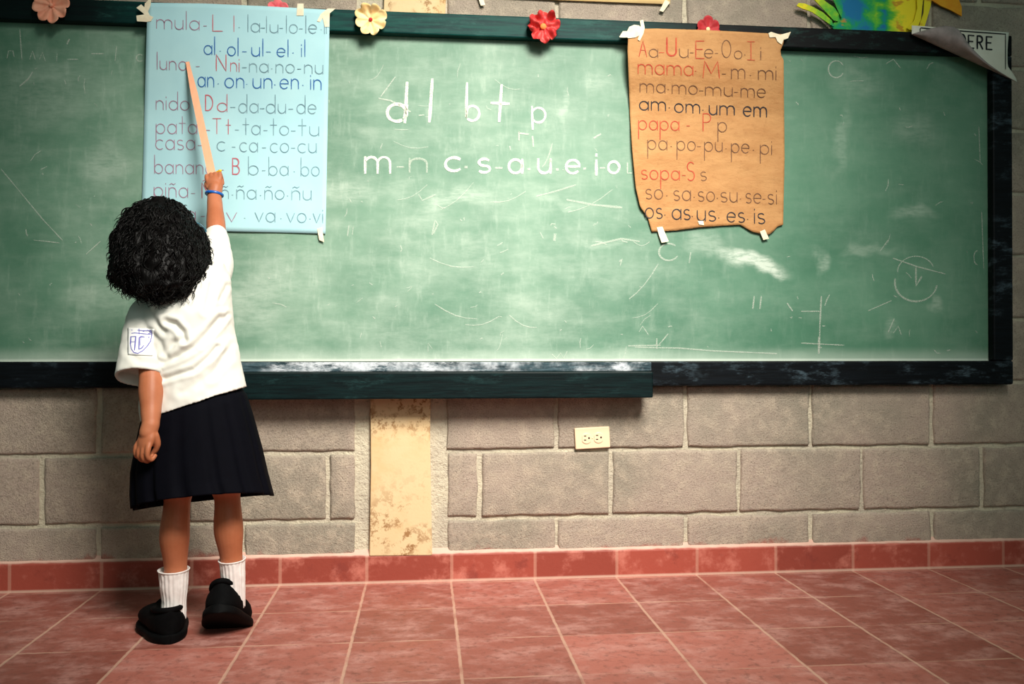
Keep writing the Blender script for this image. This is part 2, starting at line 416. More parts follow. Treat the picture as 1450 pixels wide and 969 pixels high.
def ruler_material():
    t = NT('pale_orange_wood')
    g = t.noise(20, 4, .6, t.scale(6, 6, .6))
    return t.fin(t.mix(g, lin((244, 180, 144)), lin((238, 162, 124))), .5, .35)
M = mk()

# ------------------------------------------------------------------ setting: floor, wall, baseboard, pillar
XL, XR, ZT = -2.1, 2.6, 2.15
b = MB(); b.add([(XL, -3.2, 0), (XR, -3.2, 0), (XR, .02, 0), (XL, .02, 0)], [(0, 1, 2, 3)])
o = b.build('floor', M['floor'], smooth=False); o['kind'] = 'structure'; o['label'] = 'floor of square red cement tiles with pale grout'
Z23, Z12 = .1845, .3861; HC = Z12-Z23
PX0, PX1 = P(507, 660, 0).x, P(630, 660, 0).x      # gap left for the pillar and its mortar
r2L, r2R = P(60, 690, 0).x, P(680, 685, 0).x
r1L, r1R = P(141, 590, 0).x, P(788, 595, 0).x
b = MB()
b.add([(XL, .0, 0), (XR, .0, 0), (XR, .0, ZT), (XL, .0, ZT)], [(0, 1, 2, 3)], 1)
b.add([(XL, .15, 0), (XR, .15, 0), (XR, .15, ZT), (XL, .15, ZT)], [(3, 2, 1, 0)], 1)
b.add([(XL, 0, 0), (XL, .15, 0), (XL, .15, ZT), (XL, 0, ZT), (XR, 0, 0), (XR, .15, 0), (XR, .15, ZT), (XR, 0, ZT)], [(0, 3, 2, 1), (4, 5, 6, 7), (3, 7, 6, 2)], 1)
def block(x0, x1, z0, z1):
    g = .0068; x0 += g+RNG.uniform(-.002, .002); x1 -= g+RNG.uniform(-.002, .002); z0 += g*.9; z1 -= g*.9
    if x1-x0 < .03: return
    nx = max(6, int((x1-x0)/.018)); nz = 10; yb = -.0075+RNG.uniform(-.0012, .0012)
    sd = RNG.random()*50
    def fn(u, v):
        i, j = u*nx, v*nz
        ed = min(i, nx-i, j, nz-j)
        if ed < .5: uu, vv, y = u, v, .002
        else:
            uu = i/nx; vv = j/nz; e1 = .0016/(x1-x0); e2 = .0016/(z1-z0); q1 = .008/(x1-x0); q2 = .008/(z1-z0)
            uu = {1: e1, 2: q1, nx-1: 1-e1, nx-2: 1-q1}.get(round(i), uu); vv = {1: e2, 2: q2, nz-1: 1-e2, nz-2: 1-q2}.get(round(j), vv)
            uu = max(0, min(1, uu)); vv = max(0, min(1, vv))
            y = yb if ed > 1.5 else yb+.0012
        x = x0+(x1-x0)*uu; z = z0+(z1-z0)*vv
        q = Vector((x*22+sd, z*22, sd)); k = 1.0 if ed < 1.5 else .3
        x += noise.noise(q)*.0052*k; z += noise.noise(q+Vector((9, 9, 9)))*.0048*k
        if ed > .5: y += noise.noise(q*.5)*.0014+noise.noise(q*2.2)*.0010
        return (x, y, z)
    b.grid(fn, nx, nz)
k = -1
while Z23+k*HC < ZT:
    z0 = max(Z23+k*HC, 0); z1 = min(Z23+(k+1)*HC, ZT)
    even = (k % 2 == 0)
    a0, a1 = (r2L, r2R) if even else (r1L, r1R)
    xs = [a0+.4025*i for i in range(-5, 8)]
    xs = sorted([XL]+[x for x in xs if XL+.05 < x < PX0-.04]+[PX0])
    for i in range(len(xs)-1): block(xs[i], xs[i+1], z0, z1)
    xs = [a1+.4*i for i in range(-5, 9)]
    xs = sorted([PX1]+[x for x in xs if PX1+.05 < x < XR-.05]+[XR])
    for i in range(len(xs)-1): block(xs[i], xs[i+1], z0, z1)
    k += 1
o = b.build('wall_back', [M['block'], M['mortar']]); o['kind'] = 'structure'; o['label'] = 'bare grey concrete block wall with pale mortar'
for poly in o.data.polygons: poly.use_smooth = poly.material_index == 0
# baseboard
b = MB()
zt = P(700, 784, -.02).z
prof = [(.0, 0), (-.0165, 0), (-.0165, zt-.004), (-.0145, zt), (-.004, zt+.012), (.0, zt+.016)]
n = len(prof)
v = [(x, y, z) for x in (XL, XR) for (y, z) in prof]
b.add(v, [(i, (i+1) % n, n+(i+1) % n, n+i) for i in range(n)]+[tuple(range(n-1, -1, -1)), tuple(range(n, 2*n))])
o = b.build('baseboard_back', M['bb'], smooth=False); o['kind'] = 'structure'; o['label'] = 'row of red tiles along the foot of the wall'
# pillar
b = MB()
def quadslab(mb, pts, y0, y1, mi=0):
    fr = [P(x, y, y0) for x, y in pts]; bk = [Vector((p.x, y1, p.z)) for p in fr]; n = len(pts)
    mb.add(fr+bk, [tuple(range(n-1, -1, -1)), tuple(range(n, 2*n))]+[(i, (i+1) % n, n+(i+1) % n, n+i) for i in range(n)], mi)
quadslab(b, [(523, 788), (612, 787), (609, 620), (610, 540), (633, -40), (545, -40), (524, 540), (525, 660)], -.0185, .01)
o = b.build('trim_1', M['pillar'], smooth=False); bevel(o, .003); o['kind'] = 'structure'; o['label'] = 'cream painted strip of a concrete pillar between the blocks'

# ------------------------------------------------------------------ single-stroke lettering
def arc(cx, cy, rx, ry, a0, a1, n=14):
    return [(cx+rx*math.cos(math.radians(a0+(a1-a0)*i/n)), cy+ry*math.sin(math.radians(a0+(a1-a0)*i/n))) for i in range(n+1)]
O_ = arc(.5, .5, .5, .5, 0, 360, 20)
GL = {
 'a': ([O_, [(1, 1), (1, 0)]], 1), 'b': ([[(0, 2), (0, 0)], O_], 1), 'c': ([arc(.5, .5, .5, .5, 50, 310)], .85),
 'd': ([O_, [(1, 2), (1, 0)]], 1), 'e': ([[(0, .52), (1, .52)]+arc(.5, .5, .5, .5, 2, 315)[1:]], 1),
 'i': ([[(0, 1), (0, 0)], [(0, 1.42), (0, 1.32)]], .02), 'l': ([[(0, 2), (0, 0)]], .02),
 'm': ([[(0, 1), (0, 0)], arc(.4, .6, .4, .4, 180, 0)+[(.8, 0)], arc(1.2, .6, .4, .4, 180, 0)+[(1.6, 0)]], 1.6),
 'n': ([[(0, 1), (0, 0)], arc(.42, .58, .42, .42, 180, 0)+[(.84, 0)]], .84),
 'ñ': ([[(0, 1), (0, 0)], arc(.42, .58, .42, .42, 180, 0)+[(.84, 0)], [(.1, 1.3), (.3, 1.42), (.55, 1.3), (.75, 1.42)]], .84),
 'o': ([O_], 1), 'p': ([[(0, 1), (0, -1)], O_], 1),
 's': ([arc(.36, .75, .33, .25, 40, 270)[:]+arc(.36, .25, .36, .25, 90, -140)[1:]], .72),
 't': ([[(.35, 1.8), (.35, 0)], [(0, 1.1), (.7, 1.1)]], .7), 'u': ([[(0, 1)]+arc(.42, .42, .42, .42, 180, 360)+[(.84, 1)], [(.84, 1), (.84, 0)]], .84),
 'v': ([[(0, 1), (.45, 0), (.9, 1)]], .9),
 'A': ([[(0, 0), (.6, 2), (1.2, 0)], [(.25, .8), (.95, .8)]], 1.2),
 'B': ([[(0, 0), (0, 2)], [(0, 2)]+arc(.45, 1.52, .45, .48, 90, -90)+[(0, 1.04)], [(0, 1.04)]+arc(.5, .52, .5, .52, 90, -90)+[(0, 0)]], 1),
 'D': ([[(0, 0), (0, 2)], [(0, 2)]+arc(.3, 1, .75, 1, 90, -90)+[(0, 0)]], 1.05),
 'E': ([[(1, 2), (0, 2), (0, 0), (1, 0)], [(0, 1.05), (.8, 1.05)]], 1), 'I': ([[(.4, 0), (.4, 2)], [(0, 2), (.8, 2)], [(0, 0), (.8, 0)]], .8),
 'L': ([[(0, 2), (0, 0), (.9, 0)]], .9), 'M': ([[(0, 0), (.15, 2), (.75, .5), (1.35, 2), (1.5, 0)]], 1.5),
 'N': ([[(0, 0), (0, 2), (1, 0), (1, 2)]], 1), 'Ñ': ([[(0, 0), (0, 2), (1, 0), (1, 2)], [(.1, 2.2), (.35, 2.35), (.65, 2.2), (.9, 2.35)]], 1),
 'O': ([arc(.6, 1, .6, 1, 0, 360, 24)], 1.2), 'P': ([[(0, 0), (0, 2)], [(0, 2)]+arc(.4, 1.5, .5, .5, 90, -90)+[(0, 1)]], .9),
 'R': ([[(0, 0), (0, 2)], [(0, 2)]+arc(.45, 1.5, .5, .5, 90, -90)+[(0, 1)], [(.4, 1), (1, 0)]], 1),
 'S': ([arc(.5, 1.52, .48, .48, 40, 270)+arc(.5, .52, .5, .52, 90, -140)[1:]], 1), 'T': ([[(.5, 2), (.5, 0)], [(0, 2), (1, 2)]], 1),
 'U': ([[(0, 2)]+arc(.5, .5, .5, .5, 180, 360)+[(1, 2)]], 1), 'V': ([[(0, 2), (.55, 0), (1.1, 2)]], 1.1),
 '-': ([[(0, .5), (.4, .5)]], .4), '.': ([[(0, .42), (.08, .42)]], .08), ' ': ([], .35),
}
def text_strokes(txt, x0, x1, yb0, yb1, xh, gap=.34, slant=0):
    adv = 0; items = []
    for ch in txt:
        st, w = GL[ch]; items.append((st, adv, w)); adv += w+gap
    W_ = max(adv-gap, .01); sx = (x1-x0)/W_
    if W_ < .15: sx = xh
    out = []
    for st, a, w in items:
        for pl in st:
            q = []
            for (gx, gy) in pl:
                X = x0+(a+gx)*sx+slant*gy*xh; Y = yb0+(yb1-yb0)*((a+gx)/W_ if W_ > .15 else 0)-gy*xh
                q.append((X, Y))
            out.append(q)
    return out
def ribbon(mb, pl, w, fn, mi=0, jit=.25):
    """flat stroke laid on a surface; fn turns photo coordinates into a point on that surface"""
    pts = [Vector((p[0], p[1])) for p in pl]
    sub = []
    for i in range(len(pts)-1):
        L = (pts[i+1]-pts[i]).length; k = max(1, int(L/6))
        for j in range(k): sub.append(pts[i].lerp(pts[i+1], j/k))
    sub.append(pts[-1]); pts = sub
    if len(pts) < 2: return
    sd = RNG.random()*100
    v = []
    for i, p in enumerate(pts):
        t = pts[min(i+1, len(pts)-1)]-pts[max(i-1, 0)]
        if t.length < 1e-6: t = Vector((1, 0))
        t.normalize(); nrm = Vector((-t.y, t.x))
        ww = w*.5*(1+jit*noise.noise(Vector((i*.35+sd, sd, 0))))
        if i in (0, len(pts)-1): p = p+t*(-.3*w if i == 0 else .3*w); ww *= .75
        v.append(fn(p.x+nrm.x*ww, p.y+nrm.y*ww)); v.append(fn(p.x-nrm.x*ww, p.y-nrm.y*ww))
    mb.add(v, [(2*i, 2*i+1, 2*i+3, 2*i+2) for i in range(len(pts)-1)], mi)

# ------------------------------------------------------------------ chalkboard
BXL = -1.75
CB = empty('chalkboard', (0, YB, FZB), 'long green chalkboard in a black wooden frame fixed to the block wall', 'chalkboard')
b = MB(); b.box((BXL, YB, FZB+.02), (FXR-.01, -.0195, FZT-.02)); b.build('writing_surface', M['board'], CB, smooth=False)
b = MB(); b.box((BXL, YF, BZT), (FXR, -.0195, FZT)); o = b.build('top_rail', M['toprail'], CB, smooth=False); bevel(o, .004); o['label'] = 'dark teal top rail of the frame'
b = MB(); b.box((BXL, YF, FZB), (FXR, -.0195, BZ0)); o = b.build('bottom_rail', M['rail'], CB, smooth=False); bevel(o, .005)
b = MB(); b.box((BXR, YF, BZ0), (FXR, -.0195, BZT)); o = b.build('side_rail', M['rail'], CB, smooth=False); bevel(o, .005)
b = MB(); b.box((BXL, YF, BZ0), (BXL+.06, -.0195, BZT)); o = b.build('side_rail', M['rail'], CB, smooth=False); bevel(o, .005)
b = MB(); b.box((P(250, 530, -.108).x, -.108, P(640, 565, -.108).z), (P(925, 530, -.108).x, YF+.0, P(640, 527, -.108).z))
tray = b.build('chalk_tray', M['tray'], CB, smooth=False); bevel(tray, .004); tray['label'] = 'dark wooden chalk ledge under the board'
b = MB(); zt_, zb_ = BZ0-.002, P(640, 527, -.108).z
b.box((P(255, 520, YF).x, YF-.004, zb_), (P(922, 520, YF).x, YF, zt_)); o = b.build('dusty_strip', M['dusty'], CB, smooth=False); bevel(o, .002); o['label'] = 'chalk-dusted strip above the ledge'
onb = lambda x, y: P(x, y, YB-.0012)
b = MB()
def C5(pl, w): ribbon(b, [(480+x/3.452, 80+y/3.452) for x, y in pl], w, onb, 0, .35)
def letter(strokes, name='chalk_letter'):
    global b
    b = MB()
    for pl, w in strokes: C5(pl, w)
    b.build(name, M['chalk' if name == 'chalk_letter' else 'chalkmid'], CB, smooth=False)
letter([(arc(283, 275, 47, 42, 60, 400, 22)+[(333, 240)], 4.6), ([(333, 128), (328, 220), (322, 322)], 4.6)])
letter([([(195, 205), (250, 215), (310, 245), (348, 270)], 2.4)], 'chalk_mark'); letter([([(205, 195), (275, 100)], 1.4)], 'chalk_mark')
letter([([(456, 112), (449, 220), (442, 318)], 4.4)]); letter([([(392, 288), (414, 286)], 2)], 'chalk_mark')
letter([([(626, 130), (621, 300)]+arc(652, 278, 34, 36, 220, 490, 18), 3.6)])
letter([([(795, 140), (783, 316)], 4.2), ([(745, 227), (830, 231)], 4.2)])
letter([([(943, 245), (947, 355)], 3.4), (arc(975, 287, 34, 36, 150, -150, 18), 3.2)]); letter([([(946, 392), (950, 438)], 3)], 'chalk_mark')
letter([([(880, 408), (880, 365), (885, 375), (925, 380)], 2.4)], 'chalk_mark'); letter([([(1248, 398), (1278, 380)], 3)], 'chalk_mark'); letter([([(835, 440), (838, 455)], 2)], 'chalk_mark')
for txt, a, e, yb, xh, w in [('m', 128, 250, 570, 78, 3.6), ('-', 285, 316, 575, 70, 2.4), ('c', 520, 592, 560, 66, 4.2), ('.', 618, 630, 570, 70, 4.4), ('s', 682, 738, 567, 66, 3.8),
   ('-', 766, 796, 580, 70, 3), ('a', 830, 896, 570, 66, 3.8), ('.', 926, 936, 580, 70, 4), ('u', 974, 1034, 570, 68, 3.8), ('.', 1064, 1074, 582, 70, 4), ('e', 1110, 1176, 572, 66, 3.6),
   ('.', 1198, 1208, 578, 70, 4), ('i', 1258, 1259, 578, 70, 4), ('-', 1278, 1298, 580, 70, 2.6), ('o', 1316, 1370, 570, 56, 3.6)]:
    letter([(pl, w) for pl in text_strokes(txt, a, e, yb, yb, xh)], 'chalk_letter' if txt.isalpha() else 'chalk_mark')
letter([([(1410, 520), (1410, 570), (1430, 570)], 2)], 'chalk_mark')
b = MB()
for pl in text_strokes('n', 345, 430, 565, 565, 66): C5(pl, 3)
ox = lambda pl, w: ribbon(b, pl, w, onb, 0, .5)
ox(arc(1297, 400, 30, 27, 10, 190, 20), 2.6); ox(arc(1297, 385, 26, 22, 180, 340, 16), 1.4); ox([(1297, 378), (1297, 405), (1305, 392)], 2.4); ox([(1265, 366), (1300, 378), (1338, 388)], 1.6)
ox([(1160, 500), (1161, 460), (1163, 420)], 2.0); ox([(1159, 500), (1160, 478)], 3.4); ox([(1135, 486), (1195, 489)], 1.6); ox([(900, 492), (960, 493), (1010, 497), (1100, 501)], 1.8); ox([(930, 480), (930, 494)], 2)
ox([(1068, 420), (1066, 437)], 2); ox([(1078, 420), (1076, 437)], 2); ox([(1115, 430), (1122, 440)], 2.4); ox([(1135, 441), (1160, 441)], 1.6)
ox(arc(947, 357, 14, 12, 30, 310, 14), 2.2); ox([(978, 358), (976, 372)], 2); ox(arc(1184, 98, 11, 12, 30, 330, 14), 1.8); ox([(1255, 90), (1265, 84), (1275, 96)], 1.6)
ox([(2, 240), (60, 310), (88, 340)], 1.4); ox([(28, 42), (31, 84)], 1.6); ox([(95, 62), (98, 56)], 3); ox([(96, 84), (110, 84)], 1.6); ox([(130, 76), (146, 76)], 1.6); ox([(165, 66), (163, 86)], 1.4)
ox([(10, 82), (12, 72), (18, 72), (20, 80)], 1.6); ox([(42, 84), (46, 72), (50, 84)], 1.4); ox([(56, 84), (60, 74), (64, 86)], 1.4); ox([(80, 86), (81, 76)], 1.6); ox(arc(198, 82, 5, 5, 40, 320, 8), 1.6)
ox([(28, 122), (40, 112), (46, 102)], 2.4); ox([(58, 240), (66, 236)], 1.6); ox([(122, 360), (142, 342)], 1.4); ox([(48, 340), (84, 344)], 1.4)
ox([(593, 276), (598, 284), (616, 276)], 2); ox([(612, 332), (616, 312), (620, 318), (614, 330)], 2.4); ox([(494, 320), (492, 334)], 2); ox([(500, 322), (499, 332)], 1.6)
ox([(785, 340), (786, 332)], 4); ox([(803, 283), (840, 290), (880, 294)], 3); ox([(838, 348), (880, 338), (905, 342)], 2.4); ox([(760, 278), (790, 270), (815, 262)], 2)
ox([(890, 490), (935, 489)], 2); ox([(782, 502), (788, 508), (794, 500), (798, 508), (803, 498)], 1.4); ox([(606, 498), (606, 486), (612, 494)], 1.2); ox([(540, 492), (538, 484)], 1.4); ox([(510, 478), (512, 472)], 1.4)
ox([(1390, 300), (1393, 380)], 1.2); ox(arc(1384, 365, 5, 10, 90, 270, 8), 1.4); ox([(1386, 180), (1388, 230)], 1.4); ox([(1230, 440), (1262, 426)], 1.4); ox([(1258, 470), (1266, 452)], 2)
ox([(905, 470), (910, 462), (918, 474)], 1.4); ox([(1265, 472), (1272, 462), (1276, 474)], 1.2)
for _ in range(170):
    x = RNG.uniform(4, 1385); y = RNG.uniform(70, 498)
    a = RNG.uniform(0, PI); L = RNG.choice([2, 3, 4, 6, 9, 14])*RNG.uniform(.6, 1.5); dx, dy = math.cos(a)*L, math.sin(a)*L
    ox([(x, y), (x+dx*.5+RNG.uniform(-2, 2), y+dy*.5+RNG.uniform(-2, 2)), (x+dx, y+dy)], RNG.uniform(.7, 1.7))
for _ in range(16):
    x = RNG.uniform(480, 900); y = RNG.uniform(70, 498); a = RNG.gauss(-.5, .8); L = RNG.uniform(20, 70)
    ox([(x+L*s*math.cos(a), y+L*s*math.sin(a)+6*math.sin(s*3)) for s in (0, .25, .5, .75, 1)], RNG.uniform(.8, 1.6))
b.build('chalk_scribbles', M['chalkfaint'], CB, smooth=False)['kind'] = 'stuff'

# ------------------------------------------------------------------ posters
def coons(top, bot, left, right):
    def pl(c):
        L = [0]
        for i in range(len(c)-1): L.append(L[-1]+math.dist(c[i], c[i+1]))
        def f(t):
            s = t*L[-1]
            for i in range(len(c)-1):
                if s <= L[i+1]+1e-9:
                    k = (s-L[i])/max(L[i+1]-L[i], 1e-9); return (c[i][0]+(c[i+1][0]-c[i][0])*k, c[i][1]+(c[i+1][1]-c[i][1])*k)
            return c[-1]
        return f
    T, B, Lf, R = pl(top), pl(bot), pl(left), pl(right)
    def f(u, v):
        t, bb, l, r = T(u), B(u), Lf(v), R(v)
        a, c, d, e = top[0], top[-1], bot[0], bot[-1]
        return tuple((1-v)*t[i]+v*bb[i]+(1-u)*l[i]+u*r[i]-((1-u)*(1-v)*a[i]+u*(1-v)*c[i]+(1-u)*v*d[i]+u*v*e[i]) for i in (0, 1))
    return f
def paper_sheet(name, par, mat, f, yfun, nu, nv, thick=.0006, parts=None):
    mb = MB()
    mb.grid(lambda u, v: (lambda q: P(q[0], q[1], yfun(*q)))(f(u, v)), nu, nv)
    o = mb.build(name, mat, par)
    md = o.modifiers.new('thickness', 'SOLIDIFY'); md.thickness = thick; md.offset = 0
    return o
def smooth01(t): t = max(0, min(1, t)); return t*t*(3-2*t)
def tape(par, pts, yfun, name='tape', mat='tape'):
    """strip of masking tape: outline in order around the strip"""
    mb = MB(); v = [P(x, y, yfun(x, y)) for x, y in pts]; c = sum(v, Vector())/len(v)+Vector((0, -.0006, 0)); n = len(v)
    mb.add(v+[c], [(i, n, (i+1) % n) for i in range(n)])
    o = mb.build(name, M[mat], par, smooth=False); md = o.modifiers.new('thickness', 'SOLIDIFY'); md.thickness = .0005
    return o
# blue poster
def yblue(x, y):
    fy = y-(x-200)*.034
    s = smooth01((fy-34)/150)
    return -.0660+.0385*s+.0012*math.sin(x*.05+y*.02)*smooth01((fy-60)/60)-.004*smooth01((x-430)/40)*smooth01((fy-90)/60)*(1-smooth01((fy-290)/20))
BP = empty('poster', P(335, 330, -.03), 'pale blue paper poster of handwritten syllables taped to the left of the chalkboard', 'poster', None)
fB = coons([(209, 4), (290, 5), (380, 9), (467, 14)], [(200, 322), (290, 327), (380, 329), (461, 331)], [(209, 4), (206, 100), (203, 220), (200, 322)], [(467, 14), (465, 120), (463, 230), (461, 331)])
paper_sheet('sheet', BP, M['blue'], fB, yblue, 40, 48)
LB = lambda zx: 190+zx/2.769
def lines(par, rows, fn, X, Yk, mats, w0, seg=1):
    for row in rows:
        mb = MB()
        for (txt, a, e, y0, y1, xh, mi, w) in row:
            for pl in text_strokes(txt, X(a), X(e), Yk(y0), Yk(y1), xh/seg): ribbon(mb, pl, w*w0, fn, mi, .2)
        mb.build('text_line', mats, par, smooth=False)
onblue = lambda x, y: P(x, y, yblue(x, y)-.0014)
I, R_, K_, B_ = 0, 1, 2, 3
rowsB = [
 [('mula', 88, 255, 112, 118, 36, R_, 1), ('-', 272, 284, 120, 120, 36, R_, 1), ('L', 308, 346, 122, 122, 32, K_, 1.1), ('l', 391, 391, 124, 124, 31, K_, 1), ('.', 410, 416, 122, 122, 34, I, 1), ('la', 446, 492, 125, 126, 34, I, 1), ('-', 497, 512, 127, 127, 34, I, 1),
  ('lu', 519, 564, 128, 129, 32, I, 1), ('-', 570, 582, 128, 128, 34, I, 1), ('lo', 597, 640, 130, 130, 34, I, 1), ('-', 648, 660, 130, 130, 34, I, 1), ('le', 673, 716, 130, 131, 34, I, 1.2), ('.', 732, 738, 131, 131, 34, I, 1), ('li', 746, 754, 132, 132, 28, I, 1)],
 [('al', 274, 316, 213, 214, 35, B_, 1.2), ('.', 336, 344, 215, 215, 34, B_, 1), ('ol', 366, 408, 218, 219, 35, B_, 1.2), ('-', 424, 440, 220, 220, 34, B_, 1), ('ul', 461, 505, 220, 220, 34, B_, 1.2), ('-', 518, 534, 221, 221, 34, B_, 1), ('el', 560, 604, 222, 222, 33, B_, 1.2), ('.', 622, 630, 222, 222, 34, B_, 1), ('il', 656, 670, 222, 222, 33, B_, 1.2)],
 [('luna', 90, 206, 272, 276, 34, R_, 1), ('-', 243, 256, 276, 276, 30, R_, .8), ('N', 322, 360, 277, 279, 32, K_, 1.2), ('ni', 378, 412, 280, 281, 34, K_, 1), ('-', 424, 440, 282, 282, 34, I, 1), ('na', 452, 526, 283, 284, 34, I, 1), ('.', 538, 546, 284, 284, 34, I, 1), ('no', 556, 628, 286, 286, 34, I, 1), ('-', 640, 654, 288, 288, 34, I, 1), ('nu', 668, 740, 288, 290, 34, I, 1)],
 [('an', 250, 312, 340, 341, 38, B_, 1.2), ('.', 328, 336, 343, 343, 34, B_, 1), ('on', 356, 430, 344, 345, 38, B_, 1.2), ('.', 440, 448, 345, 345, 34, B_, 1), ('un', 466, 540, 346, 346, 38, B_, 1.2), ('.', 550, 558, 347, 347, 34, B_, 1), ('en', 572, 644, 348, 348, 38, B_, 1.2), ('.', 660, 668, 349, 349, 34, B_, 1), ('in', 692, 733, 350, 352, 38, B_, 1.2)],
 [('nido', 86, 215, 430, 433, 36, R_, 1), ('D', 280, 308, 433, 434, 30, K_, 1.3), ('d', 326, 364, 438, 438, 34, K_, 1), ('-', 378, 396, 438, 438, 34, I, 1), ('da', 410, 486, 442, 442, 36, I, 1), ('-', 494, 510, 443, 443, 34, I, 1), ('du', 518, 594, 444, 444, 36, I, 1), ('-', 606, 622, 445, 445, 34, I, 1), ('de', 638, 714, 445, 446, 36, I, 1)],
 [('pata', 86, 246, 524, 526, 38, R_, 1), ('-', 262, 296, 528, 528, 34, R_, 1), ('T', 308, 340, 525, 525, 30, K_, 1), ('t', 360, 378, 526, 526, 32, K_, 1.1), ('-', 396, 410, 527, 527, 34, I, 1), ('ta', 426, 494, 528, 528, 36, I, 1), ('-', 508, 522, 529, 529, 34, I, 1), ('to', 534, 606, 530, 530, 36, I, 1), ('-', 616, 632, 531, 531, 34, I, 1), ('tu', 644, 724, 532, 533, 36, I, 1)],
 [('casa', 84, 238, 586, 588, 38, R_, 1), ('-', 250, 264, 588, 588, 34, R_, 1), ('c', 325, 356, 592, 592, 36, I, 1), ('-', 384, 396, 594, 594, 34, I, 1), ('ca', 414, 484, 595, 596, 36, I, 1), ('-', 502, 516, 597, 597, 34, I, 1), ('co', 534, 606, 598, 598, 36, I, 1), ('-', 616, 630, 598, 598, 34, I, 1), ('cu', 642, 714, 599, 599, 36, I, 1)],
 [('banana', 80, 312, 680, 684, 36, R_, 1), ('-', 330, 350, 684, 684, 34, R_, 1), ('B', 386, 412, 683, 684, 31, K_, 1.5), ('b', 448, 486, 686, 686, 36, I, 1), ('-', 502, 514, 686, 686, 34, I, 1), ('ba', 528, 604, 688, 688, 36, I, 1), ('.', 626, 634, 688, 688, 34, I, 1), ('bo', 654, 726, 690, 690, 36, I, 1)],
 [('piña', 78, 210, 772, 775, 38, R_, 1), ('-', 224, 238, 776, 776, 34, R_, 1), ('Ñ', 266, 300, 776, 776, 30, K_, 1), ('ñ', 342, 370, 779, 779, 34, I, 1), ('.', 384, 390, 779, 779, 34, I, 1), ('ña', 402, 478, 780, 781, 36, I, 1), ('.', 494, 500, 781, 781, 34, I, 1), ('ño', 512, 588, 782, 782, 36, I, 1), ('.', 600, 608, 783, 783, 34, I, 1), ('ñu', 618, 694, 784, 784, 36, I, 1)],
 [('uva', 110, 240, 864, 866, 36, R_, 1), ('-', 262, 276, 866, 866, 34, R_, 1), ('V', 296, 330, 866, 866, 30, K_, 1), ('v', 362, 402, 870, 870, 36, R_, 1), ('.', 432, 440, 870, 870, 34, I, 1), ('va', 474, 552, 870, 871, 36, I, 1.1), ('.', 574, 582, 872, 872, 34, I, 1), ('vo', 598, 674, 872, 873, 36, I, 1.1), ('.', 688, 694, 873, 873, 34, I, 1), ('vi', 702, 740, 874, 875, 36, I, 1.1)]]
lines(BP, rowsB, onblue, LB, lambda zy: zy/2.769, [M['ink'], M['inkred'], M['inkpink'], M['inkblue']], 1.2, 2.769)
yt = lambda x, y: yblue(x, y)-.002
tape(BP, [(193, 11), (200, 6), (209, 15), (213, 24), (208, 26), (203, 19)], yt); tape(BP, [(193, 22), (208, 20), (217, 24), (214, 30), (207, 31), (194, 30)], yt); tape(BP, [(205, 5), (211, -1), (214, 0), (213, 8), (209, 18), (204, 14)], yt)
tape(BP, [(449, 30), (454, 20), (464, 12), (475, 12), (468, 18), (458, 24), (453, 31)], yt); tape(BP, [(456, 22), (467, 18), (466, 38), (460, 38)], yt)
tape(BP, [(421, 5), (430, 5), (430, 22), (420, 22)], yt); tape(BP, [(449, 324), (456, 322), (459, 343), (452, 340)], yt)
# brown poster
def ybrown(x, y):
    fy = y-(x-890)*.06
    s = smooth01((fy-72)/90)
    w = .0025*noise.noise(Vector((x*.02, y*.035, 3)))+.0016*noise.noise(Vector((x*.05, y*.09, 8)))
    curl = -.012*smooth01((925-x)/40)*smooth01((fy-150)/80)
    return -.0680+.038*s+w*(.3+.7*s)+curl
KP = empty('poster', P(1000, 330, -.03), 'torn brown kraft paper poster of handwritten syllables taped right of centre', 'poster')
Z4 = lambda x, y: (860+x/2.936, 20+y/2.936)
fK = coons([Z4(*q) for q in [(88, 62), (200, 60), (400, 66), (560, 74), (735, 84)]],
           [Z4(*q) for q in [(185, 905), (290, 900), (380, 887), (480, 880), (552, 876), (580, 892), (604, 906), (645, 914), (672, 917), (692, 902), (706, 884), (731, 876)]],
           [Z4(*q) for q in [(88, 62), (84, 150), (90, 300), (94, 420), (103, 560), (118, 720), (136, 800), (168, 845), (185, 905)]],
           [Z4(*q) for q in [(735, 84), (733, 118), (720, 150), (722, 172), (733, 190), (735, 400), (737, 600), (733, 780), (731, 876)]])
paper_sheet('sheet', KP, M['brown'], fK, ybrown, 70, 70)
onk = lambda x, y: P(x, y, ybrown(x, y)-.0014)
N_, E_, Q_ = 0, 1, 2
